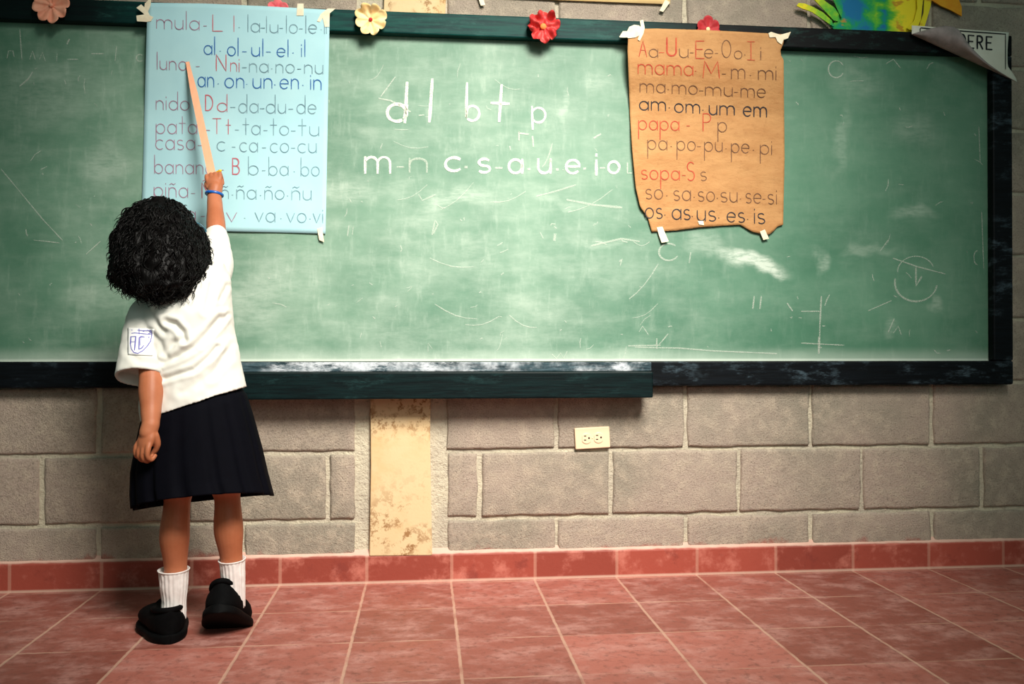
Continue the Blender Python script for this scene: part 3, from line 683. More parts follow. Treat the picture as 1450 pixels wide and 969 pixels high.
rowsK = [
 [('A', 132, 164, 176, 177, 33, E_, 1.3), ('a', 174, 210, 179, 180, 34, N_, 1.1), ('-', 216, 236, 175, 175, 30, E_, 1.3), ('U', 248, 286, 172, 174, 37, E_, 2.2), ('u', 300, 336, 180, 181, 36, N_, 1.1), ('-', 344, 358, 178, 178, 34, N_, 1), ('E', 368, 402, 184, 184, 36, E_, 1.5), ('e', 404, 440, 182, 182, 36, N_, 1.1), ('-', 448, 460, 180, 180, 34, N_, 1), ('O', 476, 514, 180, 181, 36, N_, 1), ('o', 528, 560, 186, 186, 33, N_, 1), ('.', 570, 576, 184, 184, 34, N_, 1.2), ('I', 582, 612, 190, 191, 38, E_, 1.2), ('i', 638, 638, 190, 190, 36, N_, 1.2)],
 [('mama', 128, 356, 248, 256, 40, E_, 1.3), ('.', 366, 372, 252, 252, 36, E_, 1.3), ('M', 398, 466, 264, 266, 35, E_, 1.3), ('-', 478, 492, 266, 266, 34, N_, 1), ('m', 516, 572, 268, 268, 40, N_, 1.2), ('.', 594, 600, 270, 270, 34, N_, 1.2), ('mi', 628, 702, 272, 273, 38, N_, 1.2)],
 [('ma', 136, 240, 324, 328, 36, N_, 1.1), ('.', 252, 258, 328, 328, 34, N_, 1.1), ('mo', 270, 374, 330, 334, 36, N_, 1.1), ('-', 382, 398, 336, 336, 34, N_, 1), ('mu', 408, 520, 338, 342, 36, N_, 1.1), ('-', 528, 544, 342, 342, 34, N_, 1), ('me', 556, 658, 344, 347, 36, N_, 1.2)],
 [('am', 134, 242, 398, 402, 36, Q_, 1.5), ('.', 256, 262, 404, 404, 34, Q_, 1.2), ('om', 280, 384, 408, 412, 36, Q_, 1.5), ('.', 396, 402, 414, 414, 34, Q_, 1.2), ('um', 424, 528, 418, 420, 38, Q_, 1.6), ('em', 566, 662, 424, 428, 40, Q_, 1.7)],
 [('papa', 130, 298, 480, 484, 38, E_, 1.3), ('-', 330, 342, 482, 482, 34, E_, 1.2), ('P', 398, 430, 486, 486, 36, E_, 1.3), ('p', 460, 496, 490, 490, 40, N_, 1.2)],
 [('pa', 168, 248, 562, 565, 38, N_, 1.1), ('.', 264, 270, 565, 565, 34, N_, 1.2), ('po', 290, 366, 566, 568, 38, N_, 1.1), ('-', 374, 388, 568, 568, 34, N_, 1), ('pu', 404, 478, 570, 572, 38, N_, 1.1), ('.', 492, 498, 574, 574, 34, N_, 1.2), ('pe', 516, 590, 576, 578, 38, N_, 1.1), ('.', 606, 612, 580, 580, 34, N_, 1.2), ('pi', 636, 684, 582, 584, 38, N_, 1.1)],
 [('sopa', 142, 300, 686, 690, 38, E_, 1.3), ('-', 312, 324, 688, 688, 34, E_, 1.2), ('S', 332, 362, 692, 692, 38, E_, 1.4), ('s', 388, 412, 692, 692, 36, N_, 1.1)],
 [('so', 160, 230, 768, 770, 40, N_, 1.2), ('.', 246, 252, 770, 770, 34, N_, 1.2), ('sa', 276, 346, 774, 775, 40, N_, 1.3), ('.', 360, 366, 776, 776, 34, N_, 1.2), ('so', 378, 446, 778, 779, 40, N_, 1.2), ('.', 456, 462, 780, 780, 34, N_, 1.2), ('su', 472, 540, 781, 782, 40, N_, 1.2), ('.', 552, 558, 783, 783, 34, N_, 1.2), ('se', 576, 640, 785, 787, 40, N_, 1.2), ('-', 646, 656, 787, 787, 34, N_, 1.2), ('si', 668, 704, 789, 791, 40, N_, 1.2)],
 [('os', 158, 228, 848, 850, 42, Q_, 1.4), ('.', 238, 244, 850, 850, 34, Q_, 1.3), ('as', 270, 344, 853, 855, 42, Q_, 1.5), ('.', 352, 358, 856, 856, 34, Q_, 1.2), ('us', 374, 450, 859, 861, 42, Q_, 1.5), ('.', 462, 468, 862, 862, 34, Q_, 1.2), ('es', 498, 570, 864, 866, 40, Q_, 1.5), ('.', 582, 588, 868, 868, 34, Q_, 1.3), ('is', 612, 654, 870, 872, 42, Q_, 1.5)]]
lines(KP, rowsK, onk, lambda x: 860+x/2.936, lambda y: 20+y/2.936, [M['bink'], M['bred'], M['bblk']], 1.05, 2.936)
yt = lambda x, y: ybrown(x, y)-.003
tape(KP, [(877, 52), (882, 44), (890, 44), (890, 53), (878, 53)], yt)
tape(KP, [(886, 48), (891, 38), (898, 35), (905, 36), (911, 42), (909, 48), (900, 53), (889, 54)], yt)
tape(KP, [(906, 29), (911, 28), (913, 40), (911, 48), (906, 58), (903, 56), (908, 42)], yt)
tape(KP, [(1088, 47), (1092, 45), (1104, 49), (1110, 55), (1107, 63), (1101, 59), (1097, 50), (1090, 53)], yt)
tape(KP, [(1102, 50), (1120, 45), (1116, 54), (1108, 57), (1100, 58)], yt)
tape(KP, [(930, 322), (938, 321), (947, 342), (937, 344), (933, 333)], yt); tape(KP, [(1076, 328), (1083, 325), (1089, 338), (1081, 340)], yt); tape(KP, [(988, 313), (996, 313), (997, 319), (990, 318)], yt)

# peach poster above the frame, only its lower edge in view
PP = empty('poster', P(815, 0, -.02), 'peach poster taped on the blocks above the board, only its lower edge showing', 'poster')
fP = coons([(676, -150), (800, -150), (955, -146)], [(676, -5), (800, 0.5), (949, 6)], [(676, -150), (676, -5)], [(955, -146), (949, 6)])
paper_sheet('sheet', PP, M['peach'], fP, lambda x, y: -.014-.004*smooth01((y+20)/30), 16, 12)
yt = lambda x, y: -.021
tape(PP, [(676, -6), (683, -7), (687, 7), (681, 8)], yt); tape(PP, [(942, -1), (949, 3), (939, 17), (934, 15)], yt)

# ------------------------------------------------------------------ paper flowers on the top rail
def flower(cx, cy, R, n, rot, mp, mc, label, ymid=-.056, fold=None, crease=0, sq=1.0, cr=.12, depth=1.0):
    e = empty('paper_flower', P(cx, cy, ymid), label, 'paper flower', 'paper flowers on the top rail')
    c0 = P(cx, cy, ymid); r_ = R/485
    def surf(q, a):
        rr = r_*(.80+.20*abs(math.cos(n*a/2))**.6) if True else r_
        rr *= 1+.04*math.sin(3*a+rot*5)
        x = rr*q*math.cos(a+rot); z = rr*q*math.sin(a+rot)*sq
        y = depth*(-.004-.010*q*q-.004*math.sin(n*a)*q)+depth*.003*noise.noise(Vector((x*60, z*60, cx)))*(1+crease)
        if fold and z > fold*r_:            # the upper petals fold forward
            y -= (z-fold*r_)*.7; z = fold*r_+(z-fold*r_)*.75
        return Vector((c0.x+x, c0.y+y, c0.z+z))
    mb = MB(); NA, NQ = 12*n, 8
    v = [surf(0.0001, 0)]+[surf(j/NQ, 2*PI*i/NA) for j in range(1, NQ+1) for i in range(NA)]
    f = [(0, 1+(i+1) % NA, 1+i) for i in range(NA)]
    for j in range(NQ-1):
        for i in range(NA): f.append((1+j*NA+i, 1+j*NA+(i+1) % NA, 1+(j+1)*NA+(i+1) % NA, 1+(j+1)*NA+i))
    mb.add(v, f); o = mb.build('petals', mp, e); md = o.modifiers.new('t', 'SOLIDIFY'); md.thickness = .0014; md.offset = 0
    mb = MB(); mb.ellip(c0+Vector((0, -.008*depth, 0)), ((r_*cr, 0, 0), (0, .006*depth, 0), (0, 0, r_*cr)), 16, 10); mb.build('centre', mc, e)
    return e
flower(74, 9, 25, 8, .2, M['fpink'], M['fpink'], 'salmon pink paper flower at the left end of the top rail')
flower(525, 29, 23, 8, .35, M['fcream'], M['fred'], 'cream paper flower with a small red centre on the top rail', fold=.42)
flower(769, 39, 23.5, 8, .1, M['fred'], M['orange'], 'crumpled red paper flower with an orange centre on the top rail', ymid=-.0625, crease=7, cr=.2)
flower(1002, 42, 19, 6, PI/2, M['fdark'], M['fcream'], 'dark red paper flower peeping over the brown poster', ymid=-.0505, cr=.16, depth=.5)
flower(394, 15, 15, 6, .5, M['fhot'], M['fcream'], 'pink paper flower behind the top of the blue poster', ymid=-.0505, depth=.5)

# ------------------------------------------------------------------ painted cutouts and peeling sign above the right end
CU_ = empty('paper_cutout', P(1240, 44, -.03), 'yellow, green and blue painted paper cutout above the right end of the board', 'wall decoration')
def card(par, name, pts, y, mat, t=.003):
    mb = MB(); quadslab(mb, pts, y, y+t); return mb.build(name, mat, par, smooth=False)
card(CU_, 'body', [(1176, 36), (1184, 45), (1240, 47.5), (1296, 50), (1303, 30), (1302, 0), (1300, -60), (1250, -110), (1200, -80), (1188, -30), (1187, 0), (1188, 20), (1184, 30)], -.030, M['cut'])
card(CU_, 'feather', [(1128, 8), (1131, 4), (1140, 5), (1152, 10), (1166, 18), (1178, 29), (1181, 38), (1176, 35), (1166, 28), (1150, 17), (1136, 12)], -.034, M['cut'])
card(CU_, 'feather', [(1150, -4), (1160, -5), (1172, 4), (1182, 11), (1188, 20), (1187, 30), (1181, 29), (1174, 22), (1164, 11)], -.036, M['cut'])
card(CU_, 'feather', [(1168, -20), (1178, -22), (1188, -6), (1194, 8), (1192, 26), (1187, 16), (1182, 4)], -.038, M['cut'])
card(CU_, 'feather', [(1296, 50), (1302, 36), (1308, 18), (1309, -4), (1312, -30), (1318, -34), (1320, -4), (1318, 8), (1313, 26), (1306, 48)], -.036, M['cut'])
card(CU_, 'feather', [(1284, 40), (1294, 30), (1299, 12), (1298, -16), (1305, -28), (1307, 0), (1304, 28), (1296, 46)], -.040, M['cut'])
oc = MB(); quadslab(oc, [(1316, -2), (1332, 8), (1348, 15), (1362, 23), (1362, 10), (1358, 0), (1352, -40), (1330, -60), (1310, -30)], -.022, -.018)
oc = oc.build('paper_cutout', M['orangepaper'], smooth=False, loc=P(1345, 0, -.02)); tag(oc, 'pointed orange paper cutout right of the green and blue one', 'wall decoration')

SG = empty('paper_sign', P(1365, 80, -.06), 'white printed paper sign with its lower corner peeling over the frame', 'sign')
def foldy(x): return 49+(x-1292)*(116-49)/(1440-1292)
def topy(x): return 36+(x-1291)*(46-36)/(1429-1291)
def ysign(x, y):
    k = smooth01((y-topy(x))/max(foldy(x)-topy(x), 8))
    return -.0535-.008*k
mb = MB()
def fs(u, v):
    x0, x1 = 1291, 1428.5
    x = x0+(x1-x0)*u
    yb = min(foldy(x), 100) if x < 1420 else foldy(x)
    y = topy(x)+(foldy(x)-topy(x))*v
    xx = x+(12*smooth01((v-.72)/.28)-2*math.sin(v*PI))*smooth01((u-.9)/.1)
    yy = y+6*smooth01((v-.8)/.2)*smooth01((u-.9)/.1)
    return P(xx, yy, ysign(x, y))
mb.grid(fs, 30, 16); o = mb.build('sheet', M['sign'], SG); md = o.modifiers.new('t', 'SOLIDIFY'); md.thickness = .0005
mb = MB()
up = [(1292, 48), (1300, 45.5), (1312, 42), (1325, 38.5), (1338, 36.5), (1350, 37.5), (1359, 43), (1365, 52), (1373, 64), (1384, 76), (1398, 89), (1412, 99), (1426, 108), (1441, 117)]
def ff(u, v):
    k = u*(len(up)-1); i = min(int(k), len(up)-2); t = k-i
    ax, ay = up[i][0]+(up[i+1][0]-up[i][0])*t, up[i][1]+(up[i+1][1]-up[i][1])*t
    bx = 1292+u*(1441-1292); by = foldy(bx)+.5
    x, y = bx+(ax-bx)*v, by+(ay-by)*v
    hgt = math.sin(PI*u)**.7
    return P(x, y, -.0640-hgt*.035*math.sin(PI*min(1, v*.75))-.004*v)
mb.grid(ff, 40, 12); o = mb.build('folded_corner', M['signback'], SG); md = o.modifiers.new('t', 'SOLIDIFY'); md.thickness = .0005; o['label'] = 'grey back of the peeled corner'
ons = lambda x, y: P(x, y, ysign(x, y)-.0022)
mb = MB()
for ch, x0, x1, yb in (('D', 1361.5, 1367, 66.5), ('E', 1371.5, 1379, 67.6), ('R', 1384, 1391.5, 68.6), ('E', 1397, 1404.5, 69.6)):
    for pl in text_strokes(ch, x0, x1, yb, yb+.6, 8.9): ribbon(mb, pl, 2.5, ons, 0, 0)
mb.build('lettering', M['black'], SG, smooth=False)
mb = MB()
ribbon(mb, [(1303, 47), (1303, 41), (1304, 39.5), (1330, 41.6), (1380, 45.2), (1424, 48.3)], 1.5, ons, 0, 0); ribbon(mb, [(1424, 48), (1424, 75), (1424, 98)], 1.1, ons, 0, 0)
mb.build('border_line', M['black'], SG, smooth=False)

# ------------------------------------------------------------------ wall outlet
OT = empty('wall_outlet', P(838, 637, -.008), 'ivory double socket plate set sideways in the block wall', 'electrical outlet')
mb = MB(); quadslab(mb, [(813.5, 606.7), (863, 604), (864.3, 634), (815.3, 637)], -.0185, -.006); o = mb.build('cover_plate', M['plastic'], OT, smooth=False); bevel(o, .003, 3)
for cx, cy in ((830.5, 621), (847.5, 620)):
    mb = MB(); c = P(cx, cy, -.0185); rr = 7.6/465
    ring = [(c.x+max(-.85, min(.85, math.cos(a)))*rr*1.0, c.z+math.sin(a)*rr) for a in [2*PI*i/28 for i in range(28)]]
    mb.loft([[Vector((x, -.018, z)) for x, z in ring], [Vector((x, -.0203, z)) for x, z in ring], [Vector((c.x+(x-c.x)*.93, -.0208, c.z+(z-c.z)*.93)) for x, z in ring]])
    so = mb.build('socket', M['plastic'], OT, smooth=False)
    mb = MB()
    for dx, dy, w, h in ((-2, -3.2, 3.2, 1.3), (-2, 2.4, 3.2, 1.3)):
        q = P(cx+dx, cy+dy, -.0208); mb.box((q.x-w/930, -.0212, q.z-h/930), (q.x+w/930, -.0203, q.z+h/930))
    q = P(cx+3.6, cy-.4, -.0208); mb.loft([[Vector((q.x+math.cos(a)*.0029, y, q.z+math.sin(a)*.0029)) for a in [2*PI*i/12 for i in range(12)]] for y in (-.0203, -.0212)])
    mb.build('slot', M['dark'], so, smooth=False)
mb = MB(); q = P(838.8, 620.6, -.0185); mb.ellip((q.x, -.0185, q.z), ((.0026, 0, 0), (0, .0014, 0), (0, 0, .0026)), 12, 8); mb.build('screw', M['plastic'], OT)

# ------------------------------------------------------------------ the girl
YC = -.45
GIRL = empty('person', G(280, 895), 'small curly-haired child in white shirt and navy skirt reaching up at the board', 'person')
def PX(q): return P(q[0], q[1], q[2])
def ringpx(L, R, yc, db, df, n=96, lift_b=0, lift_f=0, dx=0, sq=1.0):
    l = P(L[0], L[1], yc+(L[2] if len(L) > 2 else 0)); r = P(R[0], R[1], yc+(R[2] if len(R) > 2 else 0)); c = (l+r)/2; a = (r-l)/2
    out = []
    for i in range(n):
        t = 2*PI*i/n; cs, sn = math.cos(t), math.sin(t)
        cs = math.copysign(abs(cs)**sq, cs); sn = math.copysign(abs(sn)**sq, sn)
        d = df if sn > 0 else db
        out.append(c+a*cs+Vector((0, d*sn, lift_f*max(sn, 0)+lift_b*max(-sn, 0))))
    return out
# --- body: one continuous skin surface
b = MB()
HC_ = P(236, 352, -.415)                         # head centre
fd = Vector((.10, .80, .55)).normalized()        # where the face looks: up at the poster
hr = fd.cross(Vector((0, 0, 1))).normalized(); hr = (hr+Vector((0, 0, -.12))).normalized()
hu = hr.cross(fd).normalized(); hr = fd.cross(hu)
def H(x, y, z): return HC_+hr*x+fd*y+hu*z        # right, forward, up in head space
b.ellip(H(0, -.008, .012), (hr*.068, fd*.080, hu*.076), 32, 24)
b.ellip(H(0, .018, -.038), (hr*.054, fd*.054, hu*.056), 28, 20)
b.ellip(H(0, .056, -.078), (hr*.022, fd*.018, hu*.016)); b.ellip(H(0, .062, -.052), (hr*.026, fd*.018, hu*.016))
for s in (-1, 1):
    b.ellip(H(s*.034, .050, -.036), (hr*.024, fd*.022, hu*.024)); b.ellip(H(s*.068, -.006, -.016), (hr*.010, fd*.018, hu*.026))
    b.ellip(H(s*.028, .068, .014), (hr*.022, fd*.010, hu*.008))
b.tube([H(0, .070, .0), H(0, .078, -.014), H(0, .086, -.026)], [.007, .009, .0115], 14, 4)
for s in (-1, 1): b.ellip(H(s*.009, .078, -.028), (hr*.007, fd*.008, hu*.006))
nb = P(254, 412, -.440)
b.tube([nb-Vector((0, 0, .03)), (nb+HC_)/2+Vector((0, -.012, -.004)), H(0, -.012, -.03)], [.036, .033, .034], 20, 6)
def trng(L, R, yc, db, df, k): 
    c = ((L[0]+R[0])/2, (L[1]+R[1])/2)
    l = (c[0]+(L[0]-c[0])*k, c[1]+(L[1]-c[1])*k); r = (c[0]+(R[0]-c[0])*k, c[1]+(R[1]-c[1])*k)
    return ringpx(l, r, yc, db*k, df*k, 48)
b.loft([trng((214, 640), (346, 628), -.46, .085, .075, .86), trng((213, 600), (340, 575), -.46, .085, .075, .86), trng((214, 560), (332, 525), -.455, .075, .072, .84), trng((212, 515), (326, 475), -.45, .075, .070, .84),
        trng((208, 470), (322, 425), -.445, .078, .07, .84), trng((205, 445), (318, 392), -.44, .07, .065, .84), trng((225, 425), (296, 388), -.44, .045, .045, .8)])
# raised right arm
SR, ER, WR = PX((303, 392, -.425)), PX((307, 342, -.285)), PX((303.5, 277, -.185))
b.tube([PX((285, 412, -.44)), SR, SR.lerp(ER, .5), ER, ER.lerp(WR, .35), ER.lerp(WR, .75), WR], [.036, .038, .031, .0235, .0245, .0205, .0185], 20, 6)
# left arm hanging
SL, EL, WL = PX((213, 446, -.455)), PX((214, 535, -.535)), PX((213.5, 601, -.575))
b.tube([PX((225, 428, -.445)), SL, SL.lerp(EL, .5), EL, EL.lerp(WL, .3), EL.lerp(WL, .7), WL], [.030, .031, .029, .0265, .0275, .0225, .0190], 20, 6)
# legs
hipL, kneL, ankL = PX((256, 622, -.465)), PX((251, 712, -.458)), PX((247, 862, -.440))
hipR, kneR, ankR = PX((312, 620, -.46)), PX((322, 708, -.445)), PX((331, 842, -.428))
for hp, kn, an, of in ((hipL, kneL, ankL, -.002), (hipR, kneR, ankR, .0)):
    calf = kn.lerp(an, .30)+Vector((of, -.008, 0))
    b.tube([hp+Vector((0, 0, .02)), hp.lerp(kn, .55), kn, calf, kn.lerp(an, .62), an, an-Vector((0, 0, .006))], [.056, .047, .0305, .0345, .0265, .0225, .0225], 22, 8)
# right hand: fist closed round the ruler
tipR = P(265.5, 88, yblue(265.5, 88)-.004); 
gripR = PX((301.5, 255, -.158))
rdir = (tipR-gripR).normalized()
hx = Vector((1, 0, 0)); hx = (hx-rdir*hx.dot(rdir)).normalized()   # across the knuckles
hy = rdir.cross(hx); hy = hy if hy.y > 0 else -hy                  # from back of hand to palm side (towards the wall)
HB = PX((304, 261, -.176))
b.ellip(HB, (hx*.0225, hy*.0135, rdir*.028), 24, 16)
b.tube([WR, HB-rdir*.012], [.0185, .019], 18, 4)
for k in range(4):
    s = (k-1.5)*.0115
    k0 = HB+hx*(s+.001)+rdir*(.0225-.002*abs(k-1.4))-hy*.002
    k1 = k0+rdir*.0135+hy*.010; k2 = k1+hy*.018-rdir*.008; k3 = k2-rdir*.016-hy*.004
    b.tube([HB+hx*s*.8, k0, k1, k2, k3], [.0068, .0068, .0062, .0056, .0052], 12, 5)
th0 = HB-hx*.017-rdir*.006
b.tube([th0, th0-hx*.004+rdir*.016+hy*.008, th0+hx*.004+rdir*.032+hy*.016, th0+hx*.012+rdir*.042+hy*.018], [.0085, .0078, .0068, .0058], 12, 5)
# left hand: loosely curled
hd = (PX((202, 640, -.585))-WL).normalized(); sx = Vector((.86, -.50, .18)); sx = (sx-hd*sx.dot(hd)).normalized(); pn = hd.cross(sx); pn = pn if pn.y > 0 else -pn
HL = WL+hd*.034
b.ellip(HL, (sx*.0235, pn*.0135, hd*.033), 24, 16)
b.tube([WL, WL+hd*.02], [.0195, .0195], 18, 3)
for k in range(4):
    s = (k-1.5)*.0128; ln = (.9, 1.0, 1.0, .85)[k]
    k0 = HL+sx*s+hd*(.024-.0025*abs(k-1.5))-pn*.004; k1 = k0+hd*.019*ln+pn*.004; k2 = k1+hd*.006+pn*.015*ln; k3 = k2-hd*.012*ln+pn*.007
    b.tube([HL+sx*s*.75, k0, k1, k2, k3], [.0064, .0066, .0060, .0055, .0050], 12, 5)
t0 = HL+sx*.014-hd*.012+pn*.009
b.tube([t0, t0+sx*.002+hd*.016+pn*.010, t0-sx*.003+hd*.030+pn*.015, t0-sx*.010+hd*.040+pn*.016], [.0085, .0078, .0068, .0058], 12, 5)
bd, _ = remesh(b, .0023, 2)
bd.build('body', M['skin'], GIRL)
for s in (-1, 1):
    mb = MB(); mb.ellip(H(s*.029, .0655, .0), (hr*.0125, fd*.0115, hu*.0085), 20, 14); ey = mb.build('eye', M['eyew'], GIRL)
    mb = MB(); mb.ellip(H(s*.029, .0745, .001), (hr*.0058, fd*.0032, hu*.0058), 16, 10); mb.build('iris', M['iris'], ey)
    mb = MB(); mb.tube([H(s*.014, .079, .021), H(s*.030, .077, .026), H(s*.046, .068, .021)], [.0018, .0026, .0014], 8, 5); mb.build('eyebrow', M['hair'], GIRL)
mb = MB(); mb.tube([H(-.019, .070, -.055), H(-.007, .079, -.051), H(.007, .079, -.051), H(.019, .070, -.055)], [.0016, .0042, .0042, .0016], 10, 5)
mb.tube([H(-.018, .070, -.056), H(0, .078, -.060), H(.018, .070, -.056)], [.0016, .005, .0016], 10, 6); mb.build('lips', M['lip'], GIRL)

# --- shirt
b = MB()
T = [((200, 598), (349, 548), -.46, .100, .090), ((198, 572), (343, 522), -.458, .095, .088), ((199, 545), (336, 492), -.456, .092, .085), ((201, 512), (331, 462), -.452, .092, .082),
     ((203, 478), (328, 428), -.450, .094, .082), ((202, 448), (325, 393), -.446, .088, .078), ((205, 432), (316, 372), -.444, .074, .07), ((222, 420), (302, 378), -.444, .055, .055), ((232, 412), (286, 388), -.444, .046, .046)]
rings = []
for i in range(len(T)-1):
    for k in range(4):
        t = k/4; A, B2 = T[i], T[i+1]; lp = lambda p, q: p+(q-p)*t
        rings.append(ringpx((lp(A[0][0], B2[0][0]), lp(A[0][1], B2[0][1])), (lp(A[1][0], B2[1][0]), lp(A[1][1], B2[1][1])), lp(A[2], B2[2]), lp(A[3], B2[3]), lp(A[4], B2[4])))
rings.append(ringpx(T[-1][0], T[-1][1], *T[-1][2:]))
r0 = rings[0]; c0 = sum(r0, Vector())/len(r0); axu = (rings[4][0]+rings[4][48]-rings[0][0]-rings[0][48]).normalized()
inner = [c0+(p-c0)*.93+axu*.035 for p in r0]; inner0 = [c0+(p-c0)*.94 for p in r0]
b.loft([inner, inner0]+rings)
def sleeve(cl, rr, flat, fdir, inset):
    pts = [PX(c) for c in cl]
    P2, R2 = spline(pts, rr, 6)
    rings = []; up_ = None
    for i, p in enumerate(P2):
        t = (P2[min(i+1, len(P2)-1)]-P2[max(i-1, 0)]).normalized()
        if i == len(P2)-1 and inset: pass
        u = Vector(fdir); u = (u-t*u.dot(t)).normalized(); w_ = t.cross(u)
        rings.append([p+u*R2[i]*flat*math.cos(2*PI*k/48)+w_*R2[i]*math.sin(2*PI*k/48) for k in range(48)])
    t = (P2[-1]-P2[-2]).normalized(); c = P2[-1]
    rings.append([c+(q-c)*.86 for q in rings[-1]]); rings.append([q-t*inset for q in rings[-1]])
    b.loft(rings)
sleeve([(262, 424, -.445), (288, 404, -.435), (303, 378, -.39), (306.5, 350, -.32), (306, 331, -.272)], [.050, .056, .046, .035, .0275], 1.0, (1, 0, 0), .02)
sleeve([(236, 436, -.445), (213, 447, -.450), (208, 474, -.472), (204, 505, -.498), (199.5, 535, -.525)], [.045, .049, .055, .057, .0575], .86, (0, 1, 0), .025)
b.tube([P(232, 412, -.444)+Vector((0, 0, .0)), P(258, 398, -.47), P(286, 388, -.444)], [.012, .013, .012], 12, 6)   # collar, under the hair
sh, nr = remesh(b, .0030, 5)
FOLD = [([(232, 513), (252, 505), (275, 492), (296, 470), (312, 450)], 4.0, .0085), ([(232, 537), (255, 530), (275, 524), (296, 506), (308, 492)], 3.2, .0070), ([(236, 456), (248, 459), (258, 470), (262, 482)], 3.6, .009), ([(236, 502), (246, 486), (258, 482)], 3.5, .005),
        ([(286, 490), (298, 476), (310, 462), (322, 446)], 3.0, .004), ([(258, 556), (284, 540), (310, 520), (326, 500)], 5.0, .0035), ([(300, 535), (316, 505), (328, 488)], 4, .003), ([(292, 440), (298, 415), (302, 390), (306, 360)], 4.0, .005), ([(206, 420), (216, 450), (232, 470)], 4.0, .005), ([(182, 500), (198, 512), (222, 516)], 4, .0025),
        ([(214, 470), (226, 484), (234, 505)], 4, .004), ([(312, 425), (322, 405)], 3, .003)]
def fdist(x, y, pl):
    bst = 1e9
    for i in range(len(pl)-1):
        ax, ay = pl[i]; bx, by = pl[i+1]; dx, dy = bx-ax, by-ay
        t = max(0, min(1, ((x-ax)*dx+(y-ay)*dy)/(dx*dx+dy*dy))); bst = min(bst, math.hypot(x-ax-t*dx, y-ay-t*dy))
    return bst
for i, v in enumerate(sh.v):
    n_ = nr[i]
    x, y = proj(v)
    d = .0016*noise.noise(v*28)+.0010*noise.noise(v*60)
    if n_.y < .25:
        for pl, w_, A in FOLD:
            if min(p[0] for p in pl)-22 < x < max(p[0] for p in pl)+22 and min(p[1] for p in pl)-22 < y < max(p[1] for p in pl)+22:
                q = fdist(x, y, pl)/w_
                d += .75*A*(-math.exp(-q*q)+.55*math.exp(-(q-2.2)**2/1.2))
    sh.v[i] = v+n_*d
SHIRT = sh.build('shirt', M['shirt'], GIRL)
bvh = BVHTree.FromPolygons([tuple(v) for v in sh.v], sh.f)
def onshirt(off):
    def f(x, y):
        h = bvh.ray_cast(CO, ray(x, y))
        if h[0] is None: return P(x, y, -.53)
        return h[0]+(-ray(x, y)+h[1]*.4).normalized()*off
    return f
mb = MB(); fsh = onshirt(.0015)
mb.grid(lambda u, v: fsh(181.5+37*u-2.0*v+2*(1-u)*v, 464.5+1.5*u+38*v), 16, 16)
BADGE = mb.build('emblem_patch', M['badge'], SHIRT); md = BADGE.modifiers.new('t', 'SOLIDIFY'); md.thickness = .001; BADGE['label'] = 'white sleeve patch with a blue shield emblem'
mb = MB(); fs2 = onshirt(.0032); Q = lambda pl, w=1.0: ribbon(mb, [(160+x/8.07, 440+y/8.07) for x, y in pl], w*1.25, fs2, 0, .2)
Q([(205, 300), (200, 380), (212, 440), (240, 480), (285, 492), (340, 462), (390, 410), (430, 350), (446, 280), (440, 230)]); Q([(215, 225), (300, 228), (345, 232), (440, 228)]); Q([(215, 262), (250, 258), (300, 262), (360, 268), (432, 272)], .9)
Q([(300, 210), (300, 270)]); Q([(345, 240), (400, 225), (436, 250), (400, 268)], .9)
Q([(208, 300), (262, 298), (262, 300)]); Q([(210, 302), (206, 378)], .9); Q([(210, 360), (256, 358)]); Q([(262, 300), (248, 452)], 1.5)
Q([(412, 308), (318, 300), (302, 312), (296, 445)], 1.4); Q([(296, 445), (330, 430), (352, 400)], 1.2); Q([(318, 304), (312, 400)], .8)
mb.build('emblem', M['badgeink'], BADGE, smooth=False)

# --- skirt
b = MB()
K = [((214, 572), (336, 545), -.455, .078, .072, 0, 0), ((203, 600), (347, 560), -.458, .098, .090, 0, 0), ((197, 630), (356, 590), -.460, .108, .098, 0, 0), ((191, 668), (368, 635), -.462, .118, .106, .006, 0), ((191, 700), (376, 672), -.464, .126, .114, .016, -.004), ((193, 723), (384, 703), -.465, .132, .120, .038, -.012)]
NS = 192; ROWS = 7
rings = []
def pleat(t):      # box pleats round the skirt
    q = (t/(2*PI)*14) % 1.0
    return (smooth01(q/.12)-smooth01((q-.62)/.25))
for i in range(len(K)-1):
    for k in range(ROWS+(1 if i == len(K)-2 else 0)):
        t = k/ROWS; A, B2 = K[i], K[i+1]; lp = lambda p, q: p+(q-p)*t
        rg = ringpx((lp(A[0][0], B2[0][0]), lp(A[0][1], B2[0][1])), (lp(A[1][0], B2[1][0]), lp(A[1][1], B2[1][1])), lp(A[2], B2[2]), lp(A[3], B2[3]), lp(A[4], B2[4]), NS, lp(A[5], B2[5]), lp(A[6], B2[6]), sq=.92)
        s = (i*ROWS+k)/((len(K)-1)*ROWS); c = sum(rg, Vector())/NS
        rings.append([c+(p-c)*(1+(.006+.055*s)*(pleat(2*PI*j/NS+.25)-.6)) for j, p in enumerate(rg)])
c = sum(rings[-1], Vector())/NS
b.loft(rings, cap=False)
SK = b.build('skirt', M['skirt'], GIRL); md = SK.modifiers.new('t', 'SOLIDIFY'); md.thickness = .0025; md.offset = -1

